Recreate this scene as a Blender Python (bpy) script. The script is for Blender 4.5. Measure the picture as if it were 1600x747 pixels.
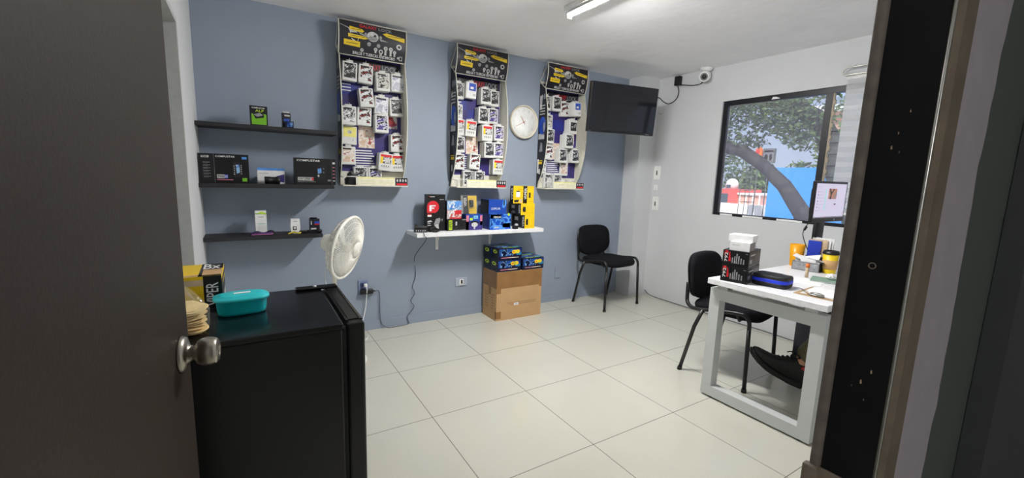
import bpy, bmesh, math, random
from mathutils import Vector, Matrix
random.seed(7)
PI = math.pi
S = bpy.context.scene
COL = S.collection
for o in list(bpy.data.objects):
    bpy.data.objects.remove(o)

# ------------------------------------------------------------------ camera, world, sun, exposure
EXPOSURE = 0.0
TUBE_STRENGTH = 980.0
HALL_STRENGTH = 48.0
SKY_STRENGTH = 1.0
SUN_STRENGTH = 5.5
FPX, YAW, PITCH, ROLL = 667.56, 0.5599, 0.1464, 0.0334
CAM = Vector((-0.7932, -2.0060, 1.2912))
_f = Vector((math.sin(YAW)*math.cos(PITCH), math.cos(YAW)*math.cos(PITCH), -math.sin(PITCH)))
_r = Vector((math.cos(YAW), -math.sin(YAW), 0)); _u = _r.cross(_f)
_r2 = math.cos(ROLL)*_r + math.sin(ROLL)*_u; _u2 = -math.sin(ROLL)*_r + math.cos(ROLL)*_u
cd = bpy.data.cameras.new('camera'); cam = bpy.data.objects.new('camera', cd); COL.objects.link(cam)
cd.sensor_fit = 'HORIZONTAL'; cd.sensor_width = 36.0; cd.lens = 36.0*FPX/1600.0
cd.clip_start = 0.02; cd.clip_end = 400
m3 = Matrix((_r2, _u2, -_f)).transposed()
cam.matrix_world = Matrix.Translation(CAM) @ m3.to_4x4()
S.camera = cam
S.view_settings.view_transform = 'Standard'; S.view_settings.look = 'None'
S.view_settings.exposure = EXPOSURE; S.view_settings.gamma = 1.0
S.view_settings.use_curve_mapping = False
S.cycles.use_denoising = True
S.cycles.max_bounces = 10; S.cycles.diffuse_bounces = 6; S.cycles.transparent_max_bounces = 16
S.cycles.sample_clamp_indirect = 8.0

W = bpy.data.worlds.new('sky'); S.world = W; W.use_nodes = True
nt = W.node_tree; nt.nodes.clear()
wo = nt.nodes.new('ShaderNodeOutputWorld'); bg = nt.nodes.new('ShaderNodeBackground')
tc = nt.nodes.new('ShaderNodeTexCoord'); sx = nt.nodes.new('ShaderNodeSeparateXYZ'); cr = nt.nodes.new('ShaderNodeValToRGB')
nt.links.new(tc.outputs['Generated'], sx.inputs[0]); nt.links.new(sx.outputs['Z'], cr.inputs[0])
cr.color_ramp.elements[0].position = 0.0; cr.color_ramp.elements[0].color = (0.66, 0.76, 0.95, 1)
cr.color_ramp.elements[1].position = 0.5; cr.color_ramp.elements[1].color = (0.36, 0.52, 0.90, 1)
nt.links.new(cr.outputs[0], bg.inputs['Color']); bg.inputs['Strength'].default_value = SKY_STRENGTH
nt.links.new(bg.outputs[0], wo.inputs[0])
sd = bpy.data.lights.new('sun', 'SUN'); sun = bpy.data.objects.new('sun', sd); COL.objects.link(sun)
sd.energy = SUN_STRENGTH; sd.color = (1, .95, .86); sd.angle = 0.01
sun.rotation_euler = Vector((0.6, 0.35, -0.8)).to_track_quat('-Z', 'Y').to_euler()

# ------------------------------------------------------------------ materials
def lin(c):
    c = c/255.0
    return c/12.92 if c <= 0.04045 else ((c+0.055)/1.055)**2.4
def L3(c): return (lin(c[0]), lin(c[1]), lin(c[2]), 1.0)
MATS = {}
def mat(name, rgb, rough=0.5, metal=0.0, var=0.06, scale=30.0, bump=0.0, bscale=60.0, spec=0.5, coat=0.0, alpha=None, emit=None):
    if name in MATS: return MATS[name]
    m = bpy.data.materials.new(name); m.use_nodes = True; MATS[name] = m
    t = m.node_tree; b = t.nodes['Principled BSDF']
    b.inputs['Roughness'].default_value = rough; b.inputs['Metallic'].default_value = metal
    b.inputs['Specular IOR Level'].default_value = spec
    if coat: b.inputs['Coat Weight'].default_value = coat; b.inputs['Coat Roughness'].default_value = 0.08
    base = L3(rgb)
    co = t.nodes.new('ShaderNodeTexCoord'); n = t.nodes.new('ShaderNodeTexNoise')
    n.inputs['Scale'].default_value = scale; n.inputs['Detail'].default_value = 4
    t.links.new(co.outputs['Object'], n.inputs['Vector'])
    r = t.nodes.new('ShaderNodeValToRGB')
    r.color_ramp.elements[0].position = 0.3; r.color_ramp.elements[1].position = 0.7
    r.color_ramp.elements[0].color = tuple(min(1, x*(1-var)) for x in base[:3])+(1,)
    r.color_ramp.elements[1].color = tuple(min(1, x*(1+var)) for x in base[:3])+(1,)
    t.links.new(n.outputs['Fac'], r.inputs[0]); t.links.new(r.outputs[0], b.inputs['Base Color'])
    if bump:
        bn = t.nodes.new('ShaderNodeTexNoise'); bn.inputs['Scale'].default_value = bscale; bn.inputs['Detail'].default_value = 5
        t.links.new(co.outputs['Object'], bn.inputs['Vector'])
        bu = t.nodes.new('ShaderNodeBump'); bu.inputs['Strength'].default_value = bump; bu.inputs['Distance'].default_value = 0.01
        t.links.new(bn.outputs['Fac'], bu.inputs['Height']); t.links.new(bu.outputs[0], b.inputs['Normal'])
    if alpha is not None: b.inputs['Alpha'].default_value = alpha
    if emit:
        t.links.new(r.outputs[0], b.inputs['Emission Color']); b.inputs['Emission Strength'].default_value = emit
    return m
def photo_mat(name, stops, scale=45.0):
    """a small printed picture: blotches of several inks"""
    if name in MATS: return MATS[name]
    m = bpy.data.materials.new(name); m.use_nodes = True; MATS[name] = m
    t = m.node_tree; b = t.nodes['Principled BSDF']; b.inputs['Roughness'].default_value = 0.25
    co = t.nodes.new('ShaderNodeTexCoord'); v = t.nodes.new('ShaderNodeTexVoronoi'); v.inputs['Scale'].default_value = scale
    n = t.nodes.new('ShaderNodeTexNoise'); n.inputs['Scale'].default_value = scale*0.62; n.inputs['Detail'].default_value = 3; n.inputs['Distortion'].default_value = 0.6
    t.links.new(co.outputs['Object'], n.inputs['Vector'])
    r = t.nodes.new('ShaderNodeValToRGB'); r.color_ramp.interpolation = 'EASE'
    el = r.color_ramp.elements
    while len(el) < len(stops): el.new(0.5)
    for e, (p, c) in zip(el, stops): e.position = p; e.color = L3(c)
    t.links.new(n.outputs['Fac'], r.inputs[0]); t.links.new(r.outputs[0], b.inputs['Base Color'])
    return m
BK = (16, 16, 18); WH = (238, 238, 238)
def C(name): return MATS[name]
mat('wall_white', (214, 216, 218), 0.75, var=0.015, scale=3, bump=0.12, bscale=14)
mat('ceiling_white', (250, 250, 252), 0.85, var=0.03, scale=4, bump=0.35, bscale=9)
mat('wall_grey', (148, 159, 175), 0.6, var=0.03, scale=3, bump=0.12, bscale=12)
mat('black_shelf', (38, 37, 42), 0.55, bump=0.05)
mat('white_lam', (236, 236, 238), 0.35)
mat('white_plastic', (244, 244, 242), 0.4)
mat('cream_plastic', (242, 240, 230), 0.4)
mat('rack_cream', (222, 220, 205), 0.5)
mat('wire_white', (226, 226, 222), 0.35)
mat('print_black', (22, 21, 27), 0.35)
mat('print_dark', (33, 31, 40), 0.35)
mat('print_white', (235, 235, 235), 0.4)
mat('print_grey', (150, 152, 155), 0.4, var=0.3, scale=60)
mat('print_lightgrey', (200, 200, 198), 0.4, var=0.2, scale=60)
mat('print_red', (214, 38, 48), 0.4)
mat('print_yellow', (238, 205, 40), 0.4)
mat('poster_blue', (46, 54, 142), 0.4, var=0.2, scale=20)
mat('pack_card', (222, 222, 219), 0.4)
mat('print_purple', (56, 47, 116), 0.4, var=0.25, scale=12)
mat('print_blue', (40, 82, 190), 0.4, var=0.2, scale=20)
mat('print_bluelight', (90, 150, 225), 0.4, var=0.2, scale=30)
mat('print_cyan', (44, 136, 176), 0.4)
mat('print_green', (120, 190, 40), 0.4)
mat('print_lime', (190, 225, 50), 0.4)
mat('print_teal', (150, 215, 205), 0.4)
mat('print_paleyellow', (240, 232, 130), 0.5)
mat('print_cream', (240, 236, 205), 0.5)
mat('print_orange', (235, 120, 40), 0.4)
mat('print_pink', (222, 130, 150), 0.4)
mat('print_tan', (205, 180, 150), 0.4, var=0.2)
mat('box_black', (20, 20, 22), 0.4, spec=0.4)
mat('box_yellow', (243, 203, 20), 0.4)
mat('box_blue', (28, 72, 170), 0.35)
mat('box_deepblue', (22, 48, 128), 0.35)
mat('box_navy', (16, 24, 52), 0.3)
mat('box_white', (238, 238, 238), 0.45)
mat('box_grey', (120, 118, 120), 0.45)
mat('cardboard', (196, 158, 112), 0.8, var=0.05, scale=8)
mat('cardboard_ink', (140, 110, 75), 0.8)
mat('packing_tape', (150, 110, 66), 0.25, var=0.1, scale=10)
mat('black_plastic', (18, 18, 20), 0.4)
mat('black_rubber', (15, 15, 16), 0.7)
mat('black_gloss', (14, 14, 16), 0.35)
mat('black_fabric', (19, 19, 23), 0.9, spec=0.2, var=0.25, scale=220, bump=0.25, bscale=350)
mat('chair_metal', (17, 17, 19), 0.35)
mat('desk_silver', (196, 199, 198), 0.42, var=0.015)
mat('steel', (190, 190, 185), 0.3, metal=1.0)
mat('satin_nickel', (176, 170, 158), 0.3, metal=1.0, var=0.1, scale=40)
mat('fridge_black', (11, 12, 13), 0.3, var=0.1, bump=0.05, bscale=250)
mat('fridge_top', (17, 18, 22), 0.16, var=0.1, bump=0.03, bscale=200)
mat('teal_plastic', (22, 190, 200), 0.3)
mat('teal_lid', (40, 205, 212), 0.35)
mat('door_brown', (52, 43, 37), 0.5, var=0.16, scale=120, bump=0.06, bscale=160, spec=0.25)
mat('door_grey', (128, 130, 130), 0.5)
mat('frame_metal', (190, 192, 190), 0.5)
mat('door_dark', (62, 64, 67), 0.5)
mat('jamb_black', (17, 17, 21), 0.4, var=0.25, scale=30)
mat('jamb_dust', (112, 104, 96), 0.7, var=0.25, scale=50)
mat('jamb_brown', (128, 116, 100), 0.6, var=0.15, scale=30)
mat('window_black', (18, 20, 28), 0.4)
mat('louvre_tan', (176, 160, 136), 0.5)
mat('tree_bark', (56, 54, 60), 0.9, var=0.35, scale=14, bump=0.6, bscale=20)  # bark darkened: the shade of the crown is put into its colour
mat('leaf_dark', (70, 92, 62), 0.6, var=0.4, scale=3)
mat('leaf_mid', (104, 130, 74), 0.6, var=0.4, scale=3)
mat('leaf_light', (150, 170, 92), 0.6, var=0.4, scale=3)
mat('out_blue', (66, 166, 255), 0.5, var=0.03)
mat('out_red', (226, 96, 90), 0.7)
mat('out_white', (240, 238, 234), 0.7)
mat('out_pink', (236, 176, 160), 0.8, var=0.05)
mat('out_ground', (206, 196, 180), 0.9, var=0.1, scale=0.2)
mat('out_steel', (84, 92, 92), 0.6)
mat('out_glass', (70, 84, 96), 0.2)
mat('paper', (240, 240, 240), 0.7)
mat('blue_folder', (32, 60, 178), 0.4)
mat('case_black', (28, 28, 32), 0.6, bump=0.1, bscale=200)
mat('case_blue', (28, 58, 220), 0.5)
mat('cup_orange', (240, 165, 14), 0.35)
mat('cup_yellow', (245, 210, 30), 0.4)
mat('cup_sleeve', (206, 164, 112), 0.7)
mat('clipboard_brown', (178, 150, 110), 0.6)
mat('tortilla', (232, 206, 146), 0.7, var=0.15, scale=25)
mat('screen_black', (26, 27, 33), 0.08, spec=0.5)
mat('screen_white', (216, 208, 232), 0.5, emit=0.62, var=0.01)
mat('screen_grey', (150, 150, 165), 0.5, emit=0.4)
mat('screen_teal', (150, 222, 214), 0.5, emit=0.6)
mat('screen_dark', (70, 60, 62), 0.5, emit=0.3)
mat('screen_red', (210, 100, 90), 0.5, emit=0.5)
mat('screen_tan', (190, 140, 120), 0.5, emit=0.5)
mat('skin', (196, 146, 116), 0.55)
mat('hair_dark', (30, 24, 22), 0.7)
mat('trouser_olive', (98, 92, 66), 0.85, var=0.15, scale=120)
mat('shirt_dark', (44, 48, 60), 0.85)
mat('eye_white', (235, 235, 232), 0.3)
mat('lip', (160, 92, 84), 0.5)
mat('shoe_black', (17, 17, 18), 0.65, bump=0.15, bscale=120)
mat('red_tag', (190, 50, 40), 0.6)
mat('purple_wire', (70, 46, 110), 0.5)
mat('pink_wire', (190, 110, 170), 0.5)
mat('yellow_wire', (220, 200, 60), 0.5)
mat('cord_grey', (70, 74, 80), 0.5)
mat('outlet_blue', (124, 140, 172), 0.5)
mat('plug_blue', (44, 54, 112), 0.5)
mat('hand_gold', (176, 122, 100), 0.4)
mat('clock_face', (240, 241, 240), 0.5)
mat('clock_rim', (222, 214, 196), 0.4)
mat('clock_num', (205, 208, 208), 0.5)
mat('lens_black', (10, 10, 12), 0.1)
photo_mat('photo_dark', [(0, (18, 18, 20)), (0.5, (60, 60, 62)), (0.54, (205, 205, 205)), (0.6, (26, 26, 28))], 52)
photo_mat('photo_moto', [(0, (28, 28, 30)), (0.47, (235, 235, 235)), (0.55, (35, 32, 34)), (0.62, (150, 52, 48))], 46)
photo_mat('photo_red', [(0, (200, 60, 50)), (0.36, (30, 28, 28)), (0.52, (220, 218, 210)), (0.6, (48, 40, 40))], 50)
photo_mat('photo_bright', [(0, (60, 60, 66)), (0.4, (190, 192, 205)), (0.52, (240, 240, 245)), (0.64, (150, 150, 180))], 34)
photo_mat('photo_white', [(0, (24, 24, 26)), (0.42, (240, 240, 240)), (0.56, (40, 40, 42)), (0.6, (238, 238, 238))], 55)
photo_mat('photo_purple', [(0, (32, 28, 40)), (0.45, (96, 84, 150)), (0.52, (220, 218, 226)), (0.58, (40, 34, 50))], 48)
photo_mat('photo_kit', [(0, (14, 20, 44)), (0.46, (36, 76, 150)), (0.54, (120, 165, 215)), (0.58, (16, 24, 56))], 40)
photo_mat('photo_flag', [(0, (40, 120, 80)), (0.45, (225, 225, 225)), (0.55, (180, 60, 60))], 18)
photo_mat('photo_face', [(0, (60, 44, 42)), (0.42, (224, 196, 170)), (0.56, (240, 236, 230)), (0.64, (176, 80, 60))], 40)
photo_mat('photo_v2blue', [(0, (40, 60, 110)), (0.42, (150, 190, 225)), (0.55, (60, 120, 200)), (0.63, (200, 216, 230))], 30)
photo_mat('photo_v2red', [(0, (60, 36, 40)), (0.42, (200, 190, 190)), (0.54, (205, 50, 44)), (0.62, (230, 214, 210))], 30)
photo_mat('photo_blueprint', [(0, (18, 40, 110)), (0.45, (30, 80, 190)), (0.57, (90, 160, 230)), (0.62, (24, 56, 140))], 28)

def glass_mat(name, tint, gloss=0.08, haze=0.0):
    m = bpy.data.materials.new(name); m.use_nodes = True; MATS[name] = m
    t = m.node_tree; t.nodes.clear()
    o = t.nodes.new('ShaderNodeOutputMaterial'); tr = t.nodes.new('ShaderNodeBsdfTransparent'); tr.inputs[0].default_value = tint
    g = t.nodes.new('ShaderNodeBsdfGlossy'); g.inputs['Roughness'].default_value = 0.02
    mx = t.nodes.new('ShaderNodeMixShader'); mx.inputs[0].default_value = gloss
    t.links.new(tr.outputs[0], mx.inputs[1]); t.links.new(g.outputs[0], mx.inputs[2])
    last = mx
    if haze:
        d = t.nodes.new('ShaderNodeBsdfDiffuse'); d.inputs[0].default_value = (0.85, 0.86, 0.88, 1)
        tl = t.nodes.new('ShaderNodeBsdfTranslucent'); tl.inputs[0].default_value = (0.9, 0.9, 0.9, 1)
        ad = t.nodes.new('ShaderNodeMixShader'); ad.inputs[0].default_value = 0.6
        t.links.new(d.outputs[0], ad.inputs[1]); t.links.new(tl.outputs[0], ad.inputs[2])
        m2 = t.nodes.new('ShaderNodeMixShader'); m2.inputs[0].default_value = haze
        t.links.new(mx.outputs[0], m2.inputs[1]); t.links.new(ad.outputs[0], m2.inputs[2]); last = m2
    t.links.new(last.outputs[0], o.inputs[0])
    return m
glass_mat('pane_glass', (0.94, 0.95, 0.97, 1), 0.04, haze=0.10)
glass_mat('louvre_glass', (0.88, 0.93, 0.92, 1), 0.10, haze=0.12)
glass_mat('clear_film', (0.97, 0.97, 0.97, 1), 0.05, haze=0.06)
glass_mat('blind_sheer', (0.95, 0.95, 0.95, 1), 0.0, haze=0.62)
glass_mat('blind_dense', (0.95, 0.95, 0.95, 1), 0.0, haze=0.86)
def emit_mat(name, rgb, k):
    m = bpy.data.materials.new(name); m.use_nodes = True; MATS[name] = m
    t = m.node_tree; t.nodes.clear(); o = t.nodes.new('ShaderNodeOutputMaterial'); e = t.nodes.new('ShaderNodeEmission')
    e.inputs[0].default_value = rgb; e.inputs[1].default_value = k; t.links.new(e.outputs[0], o.inputs[0]); return m
emit_mat('tube_light', (1.0, 0.985, 0.965, 1), TUBE_STRENGTH)
emit_mat('hall_fill_light', (1.0, 0.96, 0.93, 1), HALL_STRENGTH)

def tile_mat():
    m = mat('floor_tile', (198, 196, 184), 0.16, var=0.03, scale=2.2)
    t = m.node_tree; b = t.nodes['Principled BSDF']
    co = t.nodes.new('ShaderNodeTexCoord'); sp = t.nodes.new('ShaderNodeSeparateXYZ'); t.links.new(co.outputs['Object'], sp.inputs[0])
    outs = []
    def mth(op, a, bb=None):
        n = t.nodes.new('ShaderNodeMath'); n.operation = op
        for i, v in enumerate((a, bb)):
            if v is None: continue
            if isinstance(v, (int, float)): n.inputs[i].default_value = v
            else: t.links.new(v, n.inputs[i])
        return n.outputs[0]
    for ax in ('X', 'Y'):
        v = mth('DIVIDE', sp.outputs[ax], 0.6)
        fr = mth('ABSOLUTE', mth('SUBTRACT', v, mth('ROUND', v)))
        outs.append(mth('LESS_THAN', fr, 0.0034))
    g = mth('MAXIMUM', outs[0], outs[1])
    src = b.inputs['Base Color'].links[0].from_socket
    mx = t.nodes.new('ShaderNodeMix'); mx.data_type = 'RGBA'
    t.links.new(g, mx.inputs[0]); t.links.new(src, mx.inputs[6]); mx.inputs[7].default_value = L3((122, 118, 108))
    t.links.new(mx.outputs[2], b.inputs['Base Color'])
    rn = t.nodes.new('ShaderNodeTexNoise'); rn.inputs['Scale'].default_value = 5
    t.links.new(co.outputs['Object'], rn.inputs['Vector'])
    rr = t.nodes.new('ShaderNodeMapRange'); rr.inputs[3].default_value = 0.10; rr.inputs[4].default_value = 0.26
    t.links.new(rn.outputs['Fac'], rr.inputs[0]); t.links.new(rr.outputs[0], b.inputs['Roughness'])
tile_mat()
def edge_paint():
    """hall wall: white plaster by the doorway, then dark grey paint with a wavy brushed edge"""
    m = mat('hall_paint', (196, 188, 194), 0.75, var=0.05, scale=20)
    t = m.node_tree; b = t.nodes['Principled BSDF']; co = t.nodes.new('ShaderNodeTexCoord')
    sp = t.nodes.new('ShaderNodeSeparateXYZ'); t.links.new(co.outputs['Object'], sp.inputs[0])
    n = t.nodes.new('ShaderNodeTexNoise'); n.inputs['Scale'].default_value = 9; t.links.new(co.outputs['Object'], n.inputs['Vector'])
    a = t.nodes.new('ShaderNodeMath'); a.operation = 'MULTIPLY_ADD'; t.links.new(n.outputs['Fac'], a.inputs[0]); a.inputs[1].default_value = 0.05
    t.links.new(sp.outputs['X'], a.inputs[2])
    g = t.nodes.new('ShaderNodeMath'); g.operation = 'GREATER_THAN'; t.links.new(a.outputs[0], g.inputs[0]); g.inputs[1].default_value = 0.036
    src = b.inputs['Base Color'].links[0].from_socket
    mx = t.nodes.new('ShaderNodeMix'); mx.data_type = 'RGBA'
    t.links.new(g.outputs[0], mx.inputs[0]); t.links.new(src, mx.inputs[6]); mx.inputs[7].default_value = L3((94, 102, 97))
    t.links.new(mx.outputs[2], b.inputs['Base Color'])
edge_paint()

# ------------------------------------------------------------------ mesh builder
_TXT = {}
def glyphs(s):
    if s in _TXT: return _TXT[s]
    cu = bpy.data.curves.new('t', 'FONT'); cu.body = s; cu.offset = 0.012; cu.resolution_u = 2
    ob = bpy.data.objects.new('t', cu); me = ob.to_mesh()
    vs = [(v.co.x, v.co.y) for v in me.vertices]; fs = [tuple(p.vertices) for p in me.polygons]
    x0 = min(v[0] for v in vs); x1 = max(v[0] for v in vs); y0 = min(v[1] for v in vs); y1 = max(v[1] for v in vs)
    vs = [((x-x0)/max(1e-6, x1-x0), (y-y0)/max(1e-6, y1-y0)) for x, y in vs]
    ob.to_mesh_clear(); bpy.data.objects.remove(ob); bpy.data.curves.remove(cu)
    _TXT[s] = (vs, fs); return _TXT[s]

class MB:
    def __init__(s): s.v = []; s.f = []; s.mi = []; s.sm = []; s.mats = []; s.M = Matrix.Identity(4)
    def _m(s, m):
        if m not in s.mats: s.mats.append(m)
        return s.mats.index(m)
    def add(s, vs, fs, m, smooth=False):
        b = len(s.v); s.v += [s.M @ Vector(v) for v in vs]; k = s._m(m)
        for f in fs: s.f.append([b+i for i in f]); s.mi.append(k); s.sm.append(smooth)
    def box(s, x0, x1, y0, y1, z0, z1, m):
        vs = [(x, y, z) for z in (z0, z1) for y in (y0, y1) for x in (x0, x1)]
        s.add(vs, [(0, 2, 3, 1), (4, 5, 7, 6), (0, 1, 5, 4), (2, 6, 7, 3), (0, 4, 6, 2), (1, 3, 7, 5)], m)
        return s
    def bm(s, bm, m, smooth=True):
        bm.verts.index_update()
        s.add([v.co.copy() for v in bm.verts], [[v.index for v in f.verts] for f in bm.faces], m, smooth); bm.free()
    def rbox(s, x0, x1, y0, y1, z0, z1, r, m, seg=2, smooth=True):
        bm = bmesh.new(); bmesh.ops.create_cube(bm, size=1)
        for v in bm.verts:
            v.co = Vector(((x0+x1)/2+v.co.x*(x1-x0), (y0+y1)/2+v.co.y*(y1-y0), (z0+z1)/2+v.co.z*(z1-z0)))
        bmesh.ops.bevel(bm, geom=bm.edges[:], offset=r, segments=seg, profile=0.5, affect='EDGES')
        s.bm(bm, m, smooth); return s
    def tube(s, pts, r, m, n=8, closed=False, smooth=0, flat=1.0):
        pts = [Vector(p) for p in pts]
        if smooth: pts = catmull(pts, smooth, closed)
        N = len(pts); rs = r if isinstance(r, (list, tuple)) else [r]*N
        if len(rs) != N: rs = [rs[0]+(rs[-1]-rs[0])*i/(N-1) for i in range(N)]
        t0 = (pts[1]-pts[0]).normalized(); a = Vector((0, 0, 1)) if abs(t0.z) < 0.9 else Vector((1, 0, 0))
        u = t0.cross(a).normalized(); vs = []; fs = []
        for i, p in enumerate(pts):
            if closed: t = pts[(i+1) % N]-pts[i-1]
            else: t = pts[min(N-1, i+1)]-pts[max(0, i-1)]
            t.normalize(); u = (u-t*u.dot(t)).normalized(); w = t.cross(u)
            for k in range(n):
                an = 2*PI*k/n; vs.append(p+rs[i]*(math.cos(an)*u+flat*math.sin(an)*w))
        M_ = N if closed else N-1
        for i in range(M_):
            for k in range(n):
                a0 = i*n+k; a1 = i*n+(k+1) % n; b0 = ((i+1) % N)*n+k; b1 = ((i+1) % N)*n+(k+1) % n
                fs.append((a0, a1, b1, b0))
        if not closed:
            fs.append(tuple(range(n))[::-1]); fs.append(tuple((N-1)*n+k for k in range(n)))
        s.add(vs, fs, m, True); return s
    def cyl(s, p0, p1, r0, m, r1=None, n=16):
        return s.tube([p0, p1], [r0, r0 if r1 is None else r1], m, n)
    def lathe(s, prof, m, n=24, at=(0, 0, 0), cap=True):
        vs = []; fs = []
        for r, z in prof:
            for k in range(n): vs.append((at[0]+r*math.cos(2*PI*k/n), at[1]+r*math.sin(2*PI*k/n), at[2]+z))
        for i in range(len(prof)-1):
            for k in range(n):
                fs.append((i*n+k, i*n+(k+1) % n, (i+1)*n+(k+1) % n, (i+1)*n+k))
        if cap:
            fs.append(tuple(range(n))[::-1]); fs.append(tuple((len(prof)-1)*n+k for k in range(n)))
        s.add(vs, fs, m, True); return s
    def sphere(s, c, r, m, n=16, sc=(1, 1, 1)):
        bm = bmesh.new(); bmesh.ops.create_uvsphere(bm, u_segments=n, v_segments=max(6, n//2), radius=r)
        for v in bm.verts: v.co = Vector((c[0]+v.co.x*sc[0], c[1]+v.co.y*sc[1], c[2]+v.co.z*sc[2]))
        s.bm(bm, m); return s
    def prism(s, poly, axis, a0, a1, m):
        """extrude a 2D polygon along an axis (0 x: poly is (y,z), 1 y: (x,z), 2 z: (x,y))"""
        def P(p, a): return (a, p[0], p[1]) if axis == 0 else (p[0], a, p[1]) if axis == 1 else (p[0], p[1], a)
        n = len(poly); vs = [P(p, a0) for p in poly]+[P(p, a1) for p in poly]
        fs = [tuple(range(n))[::-1], tuple(range(n, 2*n))]+[(i, (i+1) % n, n+(i+1) % n, n+i) for i in range(n)]
        s.add(vs, fs, m); return s
    # --- flat print on a surface: fn maps (u,v) to a point just off the surface
    def poly(s, uv, fn, m): s.add([fn(*p) for p in uv], [tuple(range(len(uv)))], m); return s
    def rect(s, fn, u0, v0, u1, v1, m): return s.poly([(u0, v0), (u1, v0), (u1, v1), (u0, v1)], fn, m)
    def disc(s, fn, u, v, ru, rv, m, n=18): return s.poly([(u+ru*math.cos(2*PI*k/n), v+rv*math.sin(2*PI*k/n)) for k in range(n)], fn, m)
    def text(s, fn, u0, v0, u1, v1, txt, m, rot=False):
        vs, fs = glyphs(txt)
        if rot: P = [(u1-y*(u1-u0), v0+x*(v1-v0)) for x, y in vs]      # reads upwards
        else: P = [(u0+x*(u1-u0), v0+y*(v1-v0)) for x, y in vs]
        s.add([fn(*p) for p in P], fs, m); return s
    def build(s, name, parent=None, recalc=False):
        me = bpy.data.meshes.new(name); me.from_pydata([tuple(v) for v in s.v], [], s.f)
        for m in s.mats: me.materials.append(MATS[m])
        me.polygons.foreach_set('material_index', s.mi); me.polygons.foreach_set('use_smooth', s.sm)
        me.update()
        if recalc:
            b = bmesh.new(); b.from_mesh(me); bmesh.ops.recalc_face_normals(b, faces=b.faces); b.to_mesh(me); b.free()
        o = bpy.data.objects.new(name, me); COL.objects.link(o)
        if parent: o.parent = parent
        return o
def catmull(P, k, closed=False):
    out = []; N = len(P)
    for i in range(N if closed else N-1):
        g = lambda j: P[j % N] if closed else P[max(0, min(N-1, j))]
        p0, p1, p2, p3 = g(i-1), g(i), g(i+1), g(i+2)
        for q in range(k):
            t = q/k
            out.append(0.5*((2*p1)+(-p0+p2)*t+(2*p0-5*p1+4*p2-p3)*t*t+(-p0+3*p1-3*p2+p3)*t**3))
    if not closed: out.append(P[-1])
    return out
def off(fn, d):
    return lambda u, v: fn(u, v, d)
def face_fn(w, d, h, side, e=0.0006):
    """(u,v) in 0..1 on a face of a box centred on x,y with its base at z=0"""
    if side == 'front': return lambda u, v: (-w/2+u*w, -d/2-e, v*h)
    if side == 'back': return lambda u, v: (w/2-u*w, d/2+e, v*h)
    if side == 'left': return lambda u, v: (-w/2-e, d/2-u*d, v*h)
    if side == 'right': return lambda u, v: (w/2+e, -d/2+u*d, v*h)
    return lambda u, v: (-w/2+u*w, -d/2+v*d, h+e)
def tag(o, label, cat, group=None):
    o['label'] = label; o['category'] = cat
    if group: o['group'] = group
    return o
def thing(name, label, cat, loc=(0, 0, 0), rz=0.0, group=None):
    e = bpy.data.objects.new(name, None); COL.objects.link(e); e.location = loc; e.rotation_euler = (0, 0, rz); e.empty_display_size = 0.05
    return tag(e, label, cat, group)
def put(o, loc, rz=0.0, rx=0.0, ry=0.0):
    o.location = loc; o.rotation_euler = (rx, ry, rz); return o
def struct(o): o['kind'] = 'structure'; return o
def clone(root, loc=None, rz=None):
    r = root.copy(); COL.objects.link(r)
    for ch in list(root.children):
        c = ch.copy(); COL.objects.link(c); c.parent = r
        for g in ch.children:
            d = g.copy(); COL.objects.link(d); d.parent = c
    if loc is not None: r.location = loc
    if rz is not None: r.rotation_euler = (0, 0, rz)
    return r

# ------------------------------------------------------------------ the setting
XL, XR, WB, H = -1.031, 3.061, 1.456, 2.372
FY0, FY1 = -1.85, -1.78            # the wall with the doorway: hall face, room face
XC, YC = 2.816, 1.25               # white corner column
struct(MB().box(-2.4, 3.3, -3.6, 1.7, -0.12, 0, 'floor_tile').build('floor'))
struct(MB().box(-2.4, 3.3, -3.6, 1.7, H, H+0.15, 'ceiling_white').build('ceiling'))
struct(MB().box(XL-0.15, XR+0.15, WB, WB+0.15, 0, H, 'wall_grey').build('wall_back'))
struct(MB().box(XC, XR, YC, WB, 0, H, 'wall_white').build('wall_column'))
b = MB()                            # window wall, opening y -1.10..0.495, z 0.985..2.045
b.box(XR, XR+0.13, 0.495, WB, 0, H, 'wall_white'); b.box(XR, XR+0.13, -1.95, -1.10, 0, H, 'wall_white')
b.box(XR, XR+0.13, -1.10, 0.495, 0, 0.985, 'wall_white'); b.box(XR, XR+0.13, -1.10, 0.495, 2.047, H, 'wall_white')
struct(b.build('wall_right'))
b = MB()                            # left wall, doorway y -0.35..0.60, z 0..1.945
b.box(XL-0.16, XL, 0.625, WB, 0, H, 'wall_white'); b.box(XL-0.16, XL, FY1, -0.38, 0, H, 'wall_white')
b.box(XL-0.16, XL, -0.38, 0.625, 1.965, H, 'wall_white')
struct(b.build('wall_left'))
b = MB(); b.box(-2.4, -1.06, FY0, FY1, 0, H, 'wall_white'); b.box(-1.06, -0.15, FY0, FY1, 2.09, H, 'wall_white')
b.box(-0.17, XR, FY0, FY1-.012, 0, H, 'hall_paint'); b.box(-0.17, XR, FY1-.012, FY1, 0, H, 'wall_white')
struct(b.build('wall_front'))
struct(MB().box(-2.5, -2.4, -3.6, FY0, 0, H, 'wall_white').build('wall_hall_left'))
struct(MB().box(1.9, 2.0, -3.6, FY0, 0, H, 'wall_white').build('wall_hall_right'))
struct(MB().box(-2.5, 2.0, -3.7, -3.6, 0, H, 'wall_white').build('wall_hall_back'))
struct(MB().box(XL, XC, WB-0.008, WB, 0, 0.075, 'wall_grey').build('baseboard_back'))

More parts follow.
